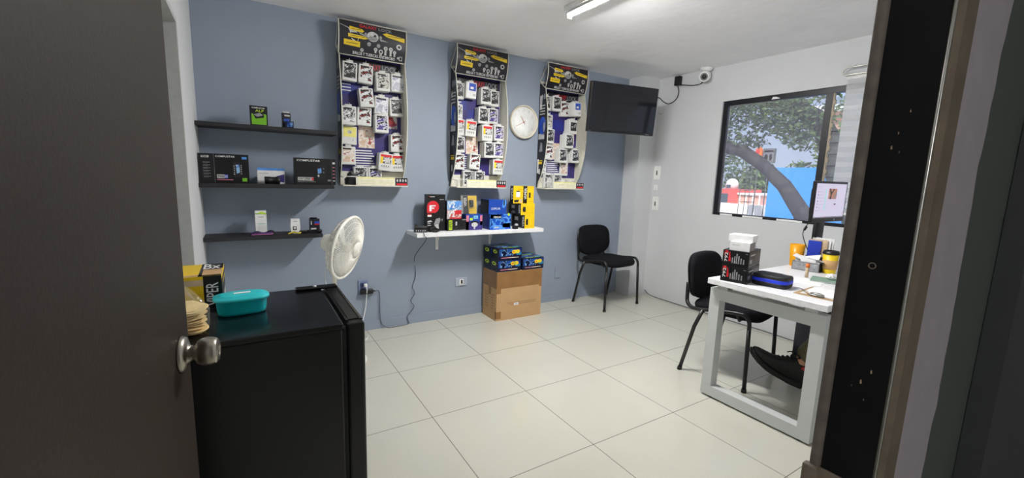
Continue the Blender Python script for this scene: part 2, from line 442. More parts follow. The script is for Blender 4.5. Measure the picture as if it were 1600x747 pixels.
# side doorway in the left wall: metal lining and a closed grey door set back in it
b = MB(); b.box(XL-0.16, XL+0.006, 0.595, 0.625, 0, 1.965, 'frame_metal'); b.box(XL-0.16, XL+0.006, -0.38, -0.35, 0, 1.965, 'frame_metal')
b.box(XL-0.16, XL+0.006, -0.35, 0.595, 1.94, 1.965, 'frame_metal')
lin_ = struct(b.build('trim_1'))
d2 = struct(MB().box(XL-0.155, XL-0.12, -0.348, 0.593, 0.005, 1.938, 'door_grey').build('door_2'))
k = MB(); k.M = Matrix.Translation((XL-0.12, -0.28, 0.95)) @ Matrix.Rotation(PI/2, 4, 'Y')
k.lathe([(0.032, 0), (0.032, 0.006), (0.012, 0.012), (0.012, 0.03), (0.025, 0.04), (0.026, 0.058), (0.018, 0.066)], 'satin_nickel', 20); k.build('door_knob', d2)

# entrance doorway: black steel jambs
b = MB()
b.box(-0.2, -0.171, -1.852, -1.802, 0, 2.09, 'jamb_black')
j = struct(b.build('trim_2'))
b = MB(); b.rbox(-0.205, -0.172, -1.802, -1.790, 0, 2.09, 0.004, 'jamb_dust'); b.build('dusty_edge', j)
b = MB(); b.box(-0.2005, -0.166, -1.862, -1.852, 0, 2.09, 'jamb_brown'); b.build('face_plate', j)
b = MB(); b.tube([(-0.2035, -1.855, 0), (-0.2035, -1.855, 2.09)], 0.0016, 'steel', 8); b.build('edge_strip', j)
b = MB(); b.rbox(-0.2045, -0.2000, -1.826, -1.800, 0.862, 0.946, 0.0015, 'jamb_brown'); b.rbox(-0.212, -0.2005, -1.803, -1.786, 0.862, 0.946, 0.002, 'jamb_brown')
b.M = Matrix.Translation((-0.2046, -1.812, 0.925)) @ Matrix.Rotation(-PI/2, 4, 'Y'); b.lathe([(0.004, 0), (0.004, 0.0012)], 'black_plastic', 14)
b.M = Matrix.Translation((-0.2046, -1.812, 0.885)) @ Matrix.Rotation(-PI/2, 4, 'Y'); b.lathe([(0.009, 0), (0.009, 0.0008)], 'black_plastic', 14)
b.build('strike_plate', j)
b = MB()                            # chipped paint showing pale on the black face
for (y, z, s_) in ((-1.822, 1.335, 2), (-1.826, 1.350, 1.4), (-1.833, 1.372, 1.5), (-1.829, 1.330, 1), (-1.836, 1.085, 2.2), (-1.828, 1.07, 2.6), (-1.833, 1.05, 1.2), (-1.82, 1.062, 1)):
    b.poly([(y-.0004*s_, z-.0008*s_), (y+.0003*s_, z-.0012*s_), (y+.0004*s_, z+.0005*s_), (y-.0001*s_, z+.0011*s_)], lambda u, v: (-0.20035, u, v), 'print_tan')
b.M = Matrix.Translation((-0.2004, -1.8215, 1.205)) @ Matrix.Rotation(-PI/2, 4, 'Y')
b.tube([(0.0032*math.cos(2*PI*q/16), 0.0032*math.sin(2*PI*q/16), 0) for q in range(16)], 0.0006, 'jamb_brown', 6, closed=True)
b.build('paint_chips', j)['kind'] = 'stuff'
struct(MB().box(-1.06, -1.025, FY0-0.006, FY1+0.006, 0, 2.09, 'jamb_black').build('trim_3'))
struct(MB().box(-1.06, -0.145, FY0-0.006, FY1+0.006, 2.055, 2.09, 'jamb_black').build('trim_4'))

struct(MB().box(0.19, 1.1, FY0-0.03, FY0-0.001, 0, 2.08, 'door_dark').build('door_3'))
# entrance door, opened into the room
hx, hy = -0.985, -1.772; ex, ey = -0.903, -0.985
dl = math.hypot(ex-hx, ey-hy); da = math.atan2(ey-hy, ex-hx)
dr = struct(MB().box(0, dl, 0.0, 0.035, 0.008, 2.045, 'door_brown').build('door_1')); put(dr, (hx, hy, 0), da)
def knob(parent, x, y, z, sgn):
    b = MB(); b.M = Matrix.Translation((x, y, z)) @ Matrix.Rotation(PI/2*sgn, 4, 'X')
    b.lathe([(0.034, 0), (0.034, 0.003), (0.031, 0.008), (0.024, 0.011), (0.016, 0.013), (0.0145, 0.018)], 'satin_nickel', 32); b.build('rose', parent)
    b = MB(); b.M = Matrix.Translation((x, y, z)) @ Matrix.Rotation(PI/2*sgn, 4, 'X')
    b.lathe([(0.0125, 0.013), (0.012, 0.018), (0.014, 0.022), (0.021, 0.026), (0.0255, 0.033), (0.0268, 0.041), (0.0262, 0.049), (0.0235, 0.056), (0.019, 0.0595), (0.0175, 0.0585), (0.016, 0.0598), (0.0105, 0.0605), (0.010, 0.0585), (0.0, 0.0585)], 'satin_nickel', 32); b.build('knob', parent)
knob(dr, dl-0.062, 0.0, 0.943, 1); knob(dr, dl-0.062, 0.035, 0.943, -1)
b = MB(); b.box(dl, dl+0.0015, 0.006, 0.029, 0.883, 1.003, 'satin_nickel'); b.rbox(dl+0.0005, dl+0.010, 0.010, 0.025, 0.930, 0.956, 0.003, 'satin_nickel'); b.build('latch', dr)
b = MB()
for z in (0.25, 1.05, 1.85): b.cyl((-0.006, -0.004, z-0.05), (-0.006, -0.004, z+0.05), 0.006, 'jamb_black', n=10)
b.build('hinges', dr)

# window in the right wall
wx = 3.10
def bar(b, y0, y1, z0, z1, m='window_black', x0=wx-0.02, x1=wx+0.02): b.box(x0, x1, min(y0, y1), max(y0, y1), z0, z1, m)
b = MB()
bar(b, 0.495, 0.452, 0.985, 2.047); bar(b, -1.10, -1.06, 0.985, 2.047)
bar(b, 0.452, -1.06, 2.003, 2.047); bar(b, 0.452, -1.06, 0.985, 1.010)
bar(b, -0.350, -0.398, 1.010, 2.003, 'window_black', wx-0.014, wx+0.014)
win = struct(b.build('window_1'))
MB().box(wx-0.003, wx+0.003, -0.350, 0.452, 1.010, 2.003, 'pane_glass').build('pane', win)
b = MB(); bar(b, -0.398, -0.408, 1.010, 2.003, 'louvre_tan', wx-0.012, wx+0.012); bar(b, -1.04, -1.06, 1.010, 2.003, 'louvre_tan', wx-0.012, wx+0.016)
for i in range(11): b.box(wx-0.018, wx+0.0, -0.420, -0.4081, 1.04+i*0.088, 1.07+i*0.088, 'louvre_tan')
b.build('louvre_channel', win)
for i in range(11):
    b = MB(); b.M = Matrix.Translation((wx+0.003, 0, 1.055+i*0.088)) @ Matrix.Rotation(0.45, 4, 'Y')
    b.box(-0.0025, 0.0025, -1.04, -0.4085, -0.046, 0.046, 'louvre_glass'); b.build('louvre_slat', win)
b = MB()
for (y0, y1, z) in ((0.42, 0.30, 1.0115), (0.2, 0.02, 1.0115), (-0.1, -0.3, 1.0115)): b.box(wx-0.024, wx-0.0195, y1, y0, 0.987, 1.004, 'paper')
b.poly([(0.06, 2.012), (-0.01, 2.014), (0.02, 2.03), (0.05, 2.034)], lambda u, v: (wx-0.0206, u, v), 'paper'); b.build('chipped_paint', win)

# ------------------------------------------------------------------ what stands outside the window
GZ = -3.0
struct(MB().box(3.6, 160, -60, 120, GZ-0.2, GZ, 'out_ground').build('ground'))
b = MB(); b.prism([(3.075, GZ), (3.075, 1.66), (1.90, 1.66), (1.10, 0.60), (1.10, GZ)], 0, 9.0, 9.12, 'out_blue')
h = b.build('hoarding'); tag(h, 'bright blue sheet hoarding with slanted end outside the window', 'hoarding')
# tree close to the window
tr = thing('tree', 'leafy tree with thick leaning grey trunk close outside the window', 'tree', (6.5, 0.75, GZ))
def rel(p): return (p[0]-6.5, p[1]-0.75, p[2]-GZ)
b = MB(); b.tube([rel(p) for p in ((6.5, 0.55, GZ), (6.5, 0.72, -1), (6.5, 1.0, 0.4), (6.5, 1.22, 0.86), (6.48, 1.52, 1.28), (6.45, 1.90, 1.62), (6.4, 2.22, 1.84), (6.35, 2.6, 1.95), (6.3, 3.2, 2.3))],
       [.28, .21, .16, .125, .108, .10, .105, .115, .10], 'tree_bark', 14); b.build('trunk', tr)
b = MB(); b.tube([rel(p) for p in ((6.9, 0.4, GZ), (6.9, 0.5, 0.3), (6.9, 0.95, 1.5), (6.85, 1.1, 1.9), (6.8, 1.35, 2.35), (6.8, 1.9, 2.62), (6.8, 2.3, 2.9))],
       [.26, .22, .19, .18, .15, .12, .07], 'tree_bark', 12, smooth=3); b.build('limb', tr)
def leaves(b, c, r, n, size, mats_, rnd):
    for _ in range(n):
        while True:
            d = Vector((rnd.uniform(-1, 1), rnd.uniform(-1, 1), rnd.uniform(-1, 1)))
            if d.length < 1: break
        p = Vector((c[0]+d.x*r[0], c[1]+d.y*r[1], c[2]+d.z*r[2]))
        a = Vector((rnd.gauss(0, 1), rnd.gauss(0, 1), rnd.gauss(0, .6))).normalized(); q = a.cross(Vector((rnd.gauss(0, 1), rnd.gauss(0, 1), rnd.gauss(0, 1)))).normalized()
        l = size*rnd.uniform(.7, 1.4); w = l*.42; nrm = a.cross(q)*l*.12
        b.add([p-a*l, p+q*w+nrm, p+a*l, p-q*w+nrm], [(0, 1, 2, 3)], rnd.choice(mats_))
rnd = random.Random(3); b = MB()
for (y, z, ry, rz_, n) in ((2.65, 2.45, .35, .3, 300), (2.3, 2.62, .3, .22, 240), (1.95, 2.55, .35, .3, 420), (1.6, 2.35, .35, .32, 420), (1.95, 2.25, .3, .18, 220), (1.45, 2.1, .25, .22, 240),
                        (2.5, 2.1, .22, .22, 140), (2.15, 2.0, .25, .12, 110), (1.25, 2.5, .4, .45, 420), (2.75, 1.75, .25, .3, 140), (1.3, 1.95, .2, .16, 110), (2.0, 3.0, 1.1, .25, 700)):
    leaves(b, rel((6.5, y, z)), (.45, ry, rz_), n, .045, ['leaf_dark', 'leaf_dark', 'leaf_mid'], rnd)
b.build('crown', tr)['kind'] = 'stuff'
# bushes and small trees further off
def bush(name, label, c, r, n, size, ms, seed):
    t = thing(name, label, 'bush' if name == 'bush' else 'tree', (c[0], c[1], GZ)); b = MB()
    b.tube([(0, 0, 0), (0.1, 0.05, (c[2]-GZ)*0.5), (0, 0, c[2]-GZ)], [.06*r[1]+.03, .03*r[1]+.02], 'tree_bark', 8, smooth=0); b.build('trunk', t)
    b = MB(); leaves(b, (0, 0, c[2]-GZ), r, n, size, ms, random.Random(seed)); b.build('crown', t)['kind'] = 'stuff'
bush('small_tree', 'pale green tree seen through the louvred part of the window', (10.5, 2.15, 2.0), (.6, .75, .75), 700, .085, ['leaf_light', 'leaf_mid'], 5)
bush('distant_tree', 'dark green tree farthest left, behind the red building outside', (50, 28.6, 1.4), (2.5, 2.4, 3.4), 900, .26, ['leaf_dark', 'leaf_mid'], 6)
bush('distant_tree', 'green tree standing behind the red building with white dome', (48, 24.2, 1.0), (2, 2.2, 2.6), 800, .45, ['leaf_dark', 'leaf_mid'], 9)
bush('distant_tree', 'palm like green tree just above the blue hoarding', (30, 12.0, 1.6), (1.0, 1.3, 1.3), 500, .22, ['leaf_mid', 'leaf_dark'], 11)
bush('bush', 'yellow green bush at the lower left corner of the window view', (20, 11.9, -1.35), (.9, .6, .6), 420, .13, ['leaf_light', 'leaf_mid'], 7)
bush('bush', 'green bush beside the lower left end of the blue hoarding', (20, 9.4, -1.35), (.8, .5, .45), 260, .12, ['leaf_mid', 'leaf_light'], 8)
# red building with a white dome
rb = thing('red_building', 'low red building with white dome and porch across the street', 'building', (40, 21.9, GZ))
b = MB(); b.box(-2.6, 2.6, -3.6, 2.0, 0, 2.45, 'out_white'); b.build('base_wall', rb)
b = MB(); b.box(-2, 2, -1.15, 1.35, 2.4501, 3.75, 'out_red'); b.build('wall', rb)
b = MB(); b.box(-2.1, 2.1, -3.3, -1.15, 3.3, 3.45, 'out_white'); b.box(-1.9, 2, -3.2, -1.1501, 2.4501, 3.3, 'out_pink'); b.build('porch', rb)
for y in (-1.4, -2.0, -2.6, -3.2): MB().box(-2.1, -2.0, y-.05, y+.05, 2.4501, 3.3, 'out_white').build('post', rb)
b = MB(); b.box(-2.06, -2.0, -0.2, 0.5, 2.46, 3.3, 'out_glass'); b.build('doorway', rb)
b = MB(); b.lathe([(.55, 0), (.55, .45), (.52, .65), (.4, .85), (.22, .97), (0.02, 1.0)], 'out_white', 20, at=(-1, .1, 3.75)); b.box(-1.58, -1.54, -.1, .3, 3.85, 4.15, 'out_glass'); b.build('dome', rb)
# advertising boards and a lattice mast
ab = thing('billboard', 'small dark billboard with orange pictures on a post far outside', 'billboard', (34, 16.235, GZ))
b = MB(); b.cyl((0, 0, 0), (0, 0, 5.96), .035, 'out_steel', n=10); b.build('post', ab)
b = MB(); b.box(-.12, .12, -0.44, 0.44, 5.95, 7.05, 'out_steel'); b.build('panel', ab)
b = MB(); F_ = lambda u, v: (-.125, .44-u*.88, 5.95+v*1.1)
b.rect(F_, .05, .05, .95, .95, 'box_grey'); b.disc(F_, .3, .35, .17, .25, 'print_orange'); b.disc(F_, .7, .4, .12, .25, 'print_red'); b.rect(F_, .1, .75, .9, .88, 'print_white'); b.build('advert', ab)
ab = thing('billboard', 'round orange and red advertising sign beside the dark billboard', 'billboard', (34, 17.04, GZ))
b = MB(); b.cyl((0, 0, 0), (0, 0, 6.2), .03, 'out_steel', n=10); b.build('post', ab)
b = MB(); b.prism([(.28*math.cos(2*PI*q/18), 6.68+.52*math.sin(2*PI*q/18)) for q in range(18)], 0, -.1, .1, 'print_orange'); b.build('panel', ab)
b = MB(); b.disc(lambda u, v: (-.105, u, v), .05, 6.85, .15, .2, 'print_red'); b.disc(lambda u, v: (-.105, u, v), -.06, 6.45, .12, .16, 'print_tan'); b.build('advert', ab)
lm = thing('lattice_mast', 'grey lattice mast rising behind the leaning tree trunk', 'mast', (18, 8.6, GZ))
b = MB()
for (x, y) in ((-.22, -.22), (.22, -.22), (-.22, .22), (.22, .22)): b.cyl((x, y, 0), (x, y, 5.4), .014, 'out_steel', n=6)
b.build('uprights', lm)
for i in range(8):
    z = 3.5+i*.26; MB().tube([(-.22, -.22, z), (-.22, .22, z), (.22, .22, z), (.22, -.22, z)], .018, 'out_steel', 6, closed=True).build('rung', lm)
pb = thing('pink_building', 'pale pink house seen through the louvred part of the window', 'building', (15, 2.4, GZ))
b = MB(); b.box(0, 3, -6, 2.2, 0, 6.6, 'out_pink'); b.build('wall', pb)
b = MB(); b.box(-.3, 3.3, -6.3, 2.5, 6.6, 6.8, 'out_white'); b.build('roof', pb)
for y in (-1.0, 0.6): MB().box(-.05, .03, y-.45, y+.45, 3.2, 4.4, 'out_glass').build('window', pb)

# ------------------------------------------------------------------ ceiling lamp
lamp = thing('tube_lamp', 'bright white tube lamp fixed under the ceiling', 'lamp', (1.02, 0.29, H))
b = MB(); b.rbox(-0.032, 0.032, -0.64, 0.02, -0.035, 0, 0.006, 'white_plastic'); b.box(-0.032, 0.032, -0.609, -0.008, -0.0549, -0.0535, 'white_plastic'); b.box(-0.012, 0.012, -0.609, -0.008, -0.0535, -0.035, 'white_plastic'); b.build('batten', lamp)  # wide thin strip above the tube added to keep its light off the ceiling
te = [(.0145*math.sin(a), -.0555-.0075*math.cos(a)) for a in [math.radians(q) for q in range(-90, 91, 15)]]
b = MB(); b.prism(te, 1, -0.608, -0.009, 'tube_light'); b.build('tube', lamp)
for y in (0.004, -0.618): MB().rbox(-0.018, 0.018, y-0.01, y+0.01, -0.075, -0.03, 0.004, 'white_plastic').build('lamp_holder', lamp)
hl = thing('hall_fill_lamp', 'round fill lamp added on the hall ceiling behind the viewer', 'lamp', (-1.7, -2.75, H))  # unseen lamp, added to brighten the hall side of the doorway
b = MB(); b.lathe([(0.17, 0), (0.17, -0.03), (0.16, -0.035)], 'white_plastic', 28); b.build('base', hl)
b = MB(); b.lathe([(0.155, -0.036), (0.14, -0.055), (0.09, -0.07), (0.01, -0.075)], 'hall_fill_light', 28); b.build('shade', hl)

# ------------------------------------------------------------------ the three wall display racks
RW, RZ0 = 0.482, 1.187
RX = {'left': -0.183, 'middle': 0.719, 'right': 1.633}
def prof(z):
    P = [(0, .012), (.06, .035), (.115, .075), (.2, .105), (.32, .135), (.45, .150), (.6, .148), (.75, .130), (.86, .105), (.93, .09)]
    for (z0, a), (z1, c) in zip(P, P[1:]):
        if z <= z1: return a+(c-a)*(z-z0)/(z1-z0)
    return .09
ZS = [0, .06, .115, .16, .2, .26, .32, .385, .45, .525, .6, .675, .75, .8, .86, .93]
def head_fn(u, v, e=0.0008):        # the bowed header board, u and v in 0..1
    z = .925+v*.225; y = .088+.034*v+.016*math.sin(PI*v)+e
    return (u*RW, -y, z)
def make_rack():
    t = thing('display_rack', 'x', 'rack')
    b = MB(); b.box(0.004, RW-0.004, -0.006, 0, 0.0, 1.0, 'rack_cream'); b.build('back_panel', t)
    b = MB(); F = lambda u, v: (u*RW, -0.0068, v)      # posters behind the hooks
    b.rect(F, .02, .10, .98, .98, 'print_purple')
    for (u0, v0, u1, v1, m) in ((.04, .84, .96, .925, 'print_dark'), (.04, .66, .30, .77, 'poster_blue'), (.30, .28, .55, .44, 'photo_face'), (.55, .30, .92, .48, 'print_purple'), (.05, .13, .55, .27, 'print_purple'), (.62, .44, .92, .56, 'photo_flag'), (.32, .56, .62, .66, 'poster_blue')):
        F2 = off(lambda u, v, d: (u*RW, -0.0068-d, v), .0006); b.rect(F2, u0, v0, u1, v1, m)
    F3 = lambda u, v: (u*RW, -0.0082, v)
    b.text(F3, .40, .862, .66, .905, 'GALAXY', 'print_red'); b.text(F3, .68, .862, .92, .905, 'LOCK', 'print_grey')
    for i in range(7): b.rect(F3, .24, .255-i*.019, .50+.02*((i*7) % 3), .263-i*.019, 'print_white')
    for i in range(4): b.rect(F3, .07, .755-i*.022, .2, .762-i*.022, 'print_white')
    b.build('poster', t)
    for side in (0, 1):             # bowed side boards
        x0, x1 = (0, .007) if side == 0 else (RW-.007, RW)
        b = MB(); poly = [(-0.0, 0)]+[(-prof(z), z) for z in ZS]+[(-0.0, .98)]
        b.prism([(y, z) for y, z in poly], 0, x0, x1, 'print_black' if side == 0 else 'rack_cream')
        b.tube([((x0+x1)/2, -prof(z)-.001, z) for z in ZS], .0042, 'rack_cream', 6)
        if side == 0:
            f = lambda u, v: (-0.0008, -u, v)
            b.disc(f, .045, .845, .018, .028, 'print_grey'); b.disc(f, .085, .85, .016, .026, 'print_grey')
            for i in range(4): b.rect(f, .02, .765-i*.026, .10, .775-i*.026, 'print_lightgrey')
            b.disc(f, .065, .585, .055, .085, 'print_blue'); b.disc(f, .095, .57, .032, .075, 'print_black', 22)
            b.disc(off(lambda u, v, d: (-.0008-d, -u, v), .0004), .095, .57, .014, .045, 'print_grey')
            b.rect(f, .012, .46, .105, .51, 'print_lightgrey'); b.poly([(.03, .34), (.085, .345), (.075, .42), (.05, .43)], f, 'print_grey')
            b.rect(f, .015, .255, .09, .262, 'print_yellow'); b.rect(f, .02, .225, .085, .248, 'print_yellow'); b.rect(f, .03, .13, .06, .18, 'print_lightgrey')
        b.build('side_board', t)
    # header: bowed board on triangular wire ends
    b = MB(); n = 10
    vs = [head_fn(u, v/n, 0) for v in range(n+1) for u in (0, 1)]+[head_fn(u, v/n, -.004) for v in range(n+1) for u in (0, 1)]
    fs = []
    for i in range(n):
        a = 2*i; c = 2*(n+1)+2*i
        fs += [(a, a+1, a+3, a+2), (c+1, c, c+2, c+3), (a, a+2, c+2, c), (a+3, a+1, c+1, c+3)]
    fs += [(0, 2*(n+1), 2*(n+1)+1, 1), (2*n, 2*n+1, 4*n+3, 4*n+2)]
    b.add(vs, fs, 'print_dark'); hd = b.build('header', t)
    b = MB()
    for x in (0.0, RW):
        b.tube([(x, -.001, 1.0)]+[(x,)+head_fn(0, v/6, .001)[1:] for v in range(7)], .004, 'rack_cream', 6, closed=True)
    b.tube([head_fn(0, 0, .001), head_fn(1, 0, .001)], .0035, 'rack_cream', 6); b.tube([head_fn(0, 1, .001), head_fn(1, 1, .001)], .003, 'rack_cream', 6)
    b.build('header_frame', t)
    b = MB(); h0 = lambda u, v: head_fn(u, v, .0008); h1 = lambda u, v: head_fn(u, v, .0013); h2 = lambda u, v: head_fn(u, v, .0018)
    b.text(h1, .29, .855, .545, .955, 'GALAXY', 'print_red'); b.text(h1, .57, .855, .77, .945, 'LOCK', 'print_grey')
    for pts in (((.15, .84), (.15, .74), (.33, .70), (.36, .75), (.33, .80)), ((.13, .62), (.13, .52), (.36, .51), (.42, .55), (.36, .60)), ((.07, .44), (.07, .28), (.30, .26), (.30, .42)),
                ((.63, .78), (.69, .83), (.97, .76), (.97, .63), (.69, .71))): b.poly(pts, h1, 'print_yellow')
    for (u0, v0, u1) in ((.18, .765, .31), (.16, .56, .36), (.1, .34, .27), (.71, .745, .93)): b.rect(h2, u0, v0, u1, v0+.014, 'print_black')
    b.poly([(.12, .8), (.25, .72), (.28, .5), (.26, .38), (.18, .45), (.15, .7)], h0, 'print_lightgrey')
    b.poly([(.02, .86), (.4, .64), (.4, .58), (.02, .84)], h0, 'print_grey'); b.poly([(.58, .62), (.72, .56), (.6, .55)], h0, 'print_grey')
    b.disc(h0, .485, .64, .085, .15, 'print_lightgrey'); b.disc(h1, .485, .58, .075, .07, 'print_grey')
    for (u, v, s_) in ((.43, .40, .028), (.57, .40, .028), (.60, .66, .02), (.38, .68, .02)): b.disc(h1, u, v, s_, s_*2.2, 'print_grey')
    for (u, v, s_, hh) in ((.33, .20, .025, 0), (.53, .28, .027, .1), (.61, .24, .033, .12), (.68, .36, .03, .2), (.76, .36, .03, .2), (.82, .29, .026, .13), (.885, .47, .042, .36)):
        b.disc(h0, u, v, s_, s_*2, 'print_lightgrey'); b.disc(h1, u, v, s_*.5, s_, 'print_dark' if s_ > .03 else 'print_grey')
        if hh: b.rect(h0, u-s_*.5, v-hh, u+s_*.5, v-.03, 'print_lightgrey')
    b.text(h1, .20, .05, .83, .135, 'BIRLOS Y TUERCAS ANTIRROBO', 'print_white'); b.rect(h1, .895, .07, .945, .2, 'print_lightgrey'); b.text(h2, .905, .09, .935, .18, '1', 'print_black')
    b.build('header_print', hd)
    # bottom tray with a paper price strip
    b = MB(); b.box(0, RW, -.150, 0, -.008, 0, 'rack_cream'); b.box(0.09, RW, -.152, -.147, -.008, .062, 'rack_cream')
    b.tube([(0.004, -.150, 0), (0.004, -.150, .055), (0.02, -.150, .062), (0.09, -.150, .062)], .003, 'wire_white', 6); b.tube([(0.004, -.150, .055), (0.004, -.03, .06)], .003, 'wire_white', 6)
    ty = b.build('tray', t)
    b = MB(); f = lambda u, v: (u*RW, -.1526, v)
    b.rect(f, .22, .002, .78, .056, 'print_cream'); b.rect(f, .22, .052, .78, .06, 'print_paleyellow'); b.rect(f, .79, .0, .995, .06, 'print_dark')
    f2 = lambda u, v: (u*RW, -.1530, v)
    for i in range(3): b.rect(f2, .25, .012+i*.012, .47, .0135+i*.012, 'print_grey'); b.rect(f2, .53, .012+i*.012, .75, .0135+i*.012, 'print_grey')
    b.rect(f2, .81, .004, .98, .018, 'print_red')
    for i in range(4): b.disc(f2, .825+i*.046, .04, .014, .011, 'print_lightgrey')
    b.build('price_strip', ty)
    return t
rack0 = make_rack()
racks = {}
for i, (k, lab) in enumerate((('left', 'accessory display rack nearest the dark shelves, with a yellow pack'), ('middle', 'accessory display rack between the dark shelves side and the wall clock'), ('right', 'accessory display rack between the wall clock and the television'))):
    r = rack0 if i == 0 else clone(rack0); r.location = (RX[k], WB, RZ0); r['label'] = lab; r['group'] = 'wall display racks'; racks[k] = r
racks['middle']['label'] = 'accessory display rack hanging directly left of the wall clock'

# carded packs on hooks: (x, z, picture, cards in the stack, tilt)
PK = {
 'left': [('top', [(.075, .817, 'photo_dark', 3, 3), (.189, .814, 'photo_moto', 3, 3), (.315, .772, 'photo_red', 4, -2), (.431, .781, 'photo_bright', 3, 0)]),
          ('second', [(.197, .643, 'photo_moto', 4, -6), (.302, .602, 'photo_bright', 3, 3), (.423, .599, 'photo_dark', 3, -3)]),
          ('third', [(.062, .503, 'photo_white', 4, 0), (.175, .508, 'photo_moto', 3, 2), (.300, .465, 'photo_purple', 4, 0)]),
          ('fourth', [(.070, .364, 'yellow', 2, 2), (.424, .327, 'photo_moto', 3, 0)]),
          ('fifth', [(.061, .215, 'photo_face', 2, 0), (.321, .178, 'kit', 4, 5), (.426, .173, 'kit', 3, -2)]),
          ('bottom', [(.148, .125, 'photo_dark', 2, 4), (.255, .100, 'photo_purple', 2, 0)])],
 'middle': [('top', [(.050, .798, 'photo_dark', 2, 2), (.155, .810, 'bluecorner', 3, 2), (.293, .775, 'photo_dark', 4, 0), (.392, .773, 'photo_dark', 2, 0)]),
          ('second', [(.050, .625, 'photo_white', 1, 0), (.270, .611, 'photo_dark', 4, 2), (.400, .625, 'photo_purple', 1, 0)]),
          ('third', [(.058, .500, 'kit', 2, 0), (.159, .495, 'kit', 3, 3), (.300, .464, 'kit', 5, 0), (.430, .475, 'photo_purple', 4, 0)]),
          ('fourth', [(.066, .357, 'photo_dark', 2, 0), (.325, .322, 'photo_dark', 5, 0), (.432, .326, 'photo_purple', 4, 0)]),
          ('fifth', [(.064, .211, 'photo_moto', 2, 0), (.202, .217, 'photo_moto', 3, 4), (.432, .178, 'kit', 5, 0)]),
          ('bottom', [(.156, .096, 'photo_dark', 2, 0), (.268, .096, 'photo_dark', 2, 0)])],
 'right': [('top', [(.050, .800, 'photo_dark', 2, 0), (.161, .804, 'photo_dark', 3, 0), (.278, .766, 'photo_moto', 2, -4), (.396, .773, 'bluecorner', 4, -3)]),
          ('second', [(.082, .631, 'photo_red', 2, 0), (.354, .602, 'framed', 4, 0)]),
          ('third', [(.090, .496, 'photo_dark', 3, 3), (.302, .459, 'photo_dark', 5, 0)]),
          ('fourth', [(.100, .342, 'photo_moto', 2, 4), (.247, .316, 'photo_dark', 4, 0), (.405, .321, 'photo_dark', 4, 0)]),
          ('fifth', [(.045, .205, 'photo_white', 1, 0), (.315, .190, 'photo_face', 1, 0)]),
          ('bottom', [(.114, .096, 'photo_dark', 2, 0), (.226, .096, 'photo_dark', 2, 0)])]}
WHAT = {'photo_dark': 'white carded pack with dark grey photo', 'photo_moto': 'white carded pack with black and white photo', 'photo_red': 'white carded pack with red cornered dark photo', 'photo_bright': 'glossy carded pack with pale shiny picture',
        'photo_white': 'white carded pack with bold black print', 'photo_purple': 'white carded pack with purplish photo', 'yellow': 'white card pack with big yellow square', 'photo_face': 'white carded pack with tan photo', 'kit': 'white carded pack with red and yellow edged picture',
        'bluecorner': 'white pack with blue square in corner', 'framed': 'white pack with black square photo'}
ORD = {1: ['only hook'], 2: ['left hook', 'right hook'], 3: ['left hook', 'centre hook', 'right hook'], 4: ['leftmost hook', 'second hook', 'third hook', 'rightmost hook']}
def make_pack(kind):
    w, h, d = .104, .134, .015
    b = MB(); b.rbox(-w/2, w/2, -d, 0, 0, h, .004, 'pack_card', 1, False)
    b.rbox(-.022, .022, -.0105, -.0045, h-.002, h+.014, .002, 'pack_card', 1, False)
    f = lambda u, v: (-w/2+u*w, -d-.0006, v*h); g = lambda u, v: (-w/2+u*w, -d-.0011, v*h)
    if kind == 'yellow':
        b.rect(f, .08, .42, .94, .95, 'print_paleyellow'); b.disc(g, .5, .68, .16, .10, 'print_lightgrey'); b.disc(g, .55, .66, .05, .05, 'print_black'); b.rect(g, .72, .2, .76, .32, 'print_grey')
    elif kind == 'bluecorner':
        b.rect(f, .12, .05, .97, .95, 'box_white'); b.rect(g, .30, .48, .92, .93, 'print_blue'); b.rect(off(lambda u, v, e: (-w/2+u*w, -d-e, v*h), .0015), .42, .58, .7, .72, 'print_white'); b.rect(g, .66, .16, .9, .3, 'print_lightgrey')
    elif kind == 'framed':
        b.rect(f, .2, .22, .9, .82, 'print_black'); b.rect(g, .3, .3, .82, .72, 'photo_dark')
    elif kind == 'kit':
        b.rect(f, .12, .42, .92, .93, 'photo_white'); b.rect(g, .12, .8, .92, .93, 'print_red'); b.rect(g, .12, .42, .3, .8, 'print_yellow'); b.disc(g, .62, .62, .2, .15, 'print_lightgrey')
        for i in range(4): b.disc(g, .24+i*.17, .24, .05, .07, 'print_dark'); b.disc(off(lambda u, v, e: (-w/2+u*w, -d-e, v*h), .0015), .24+i*.17, .22, .025, .05, 'print_white')
    elif kind == 'photo_bright':
        b.rect(f, .1, .1, .92, .9, kind); b.rect(g, .1, .8, .8, .9, 'print_dark')
    else:
        b.rect(f, .13, .16, .90, .93, kind); b.rect(g, .13, .83, .7, .91, 'print_black'); b.rect(g, .7, .84, .84, .9, 'print_lightgrey'); b.rect(g, .2, .7, .4, .74, 'print_white')
    return b
PROTO = {}
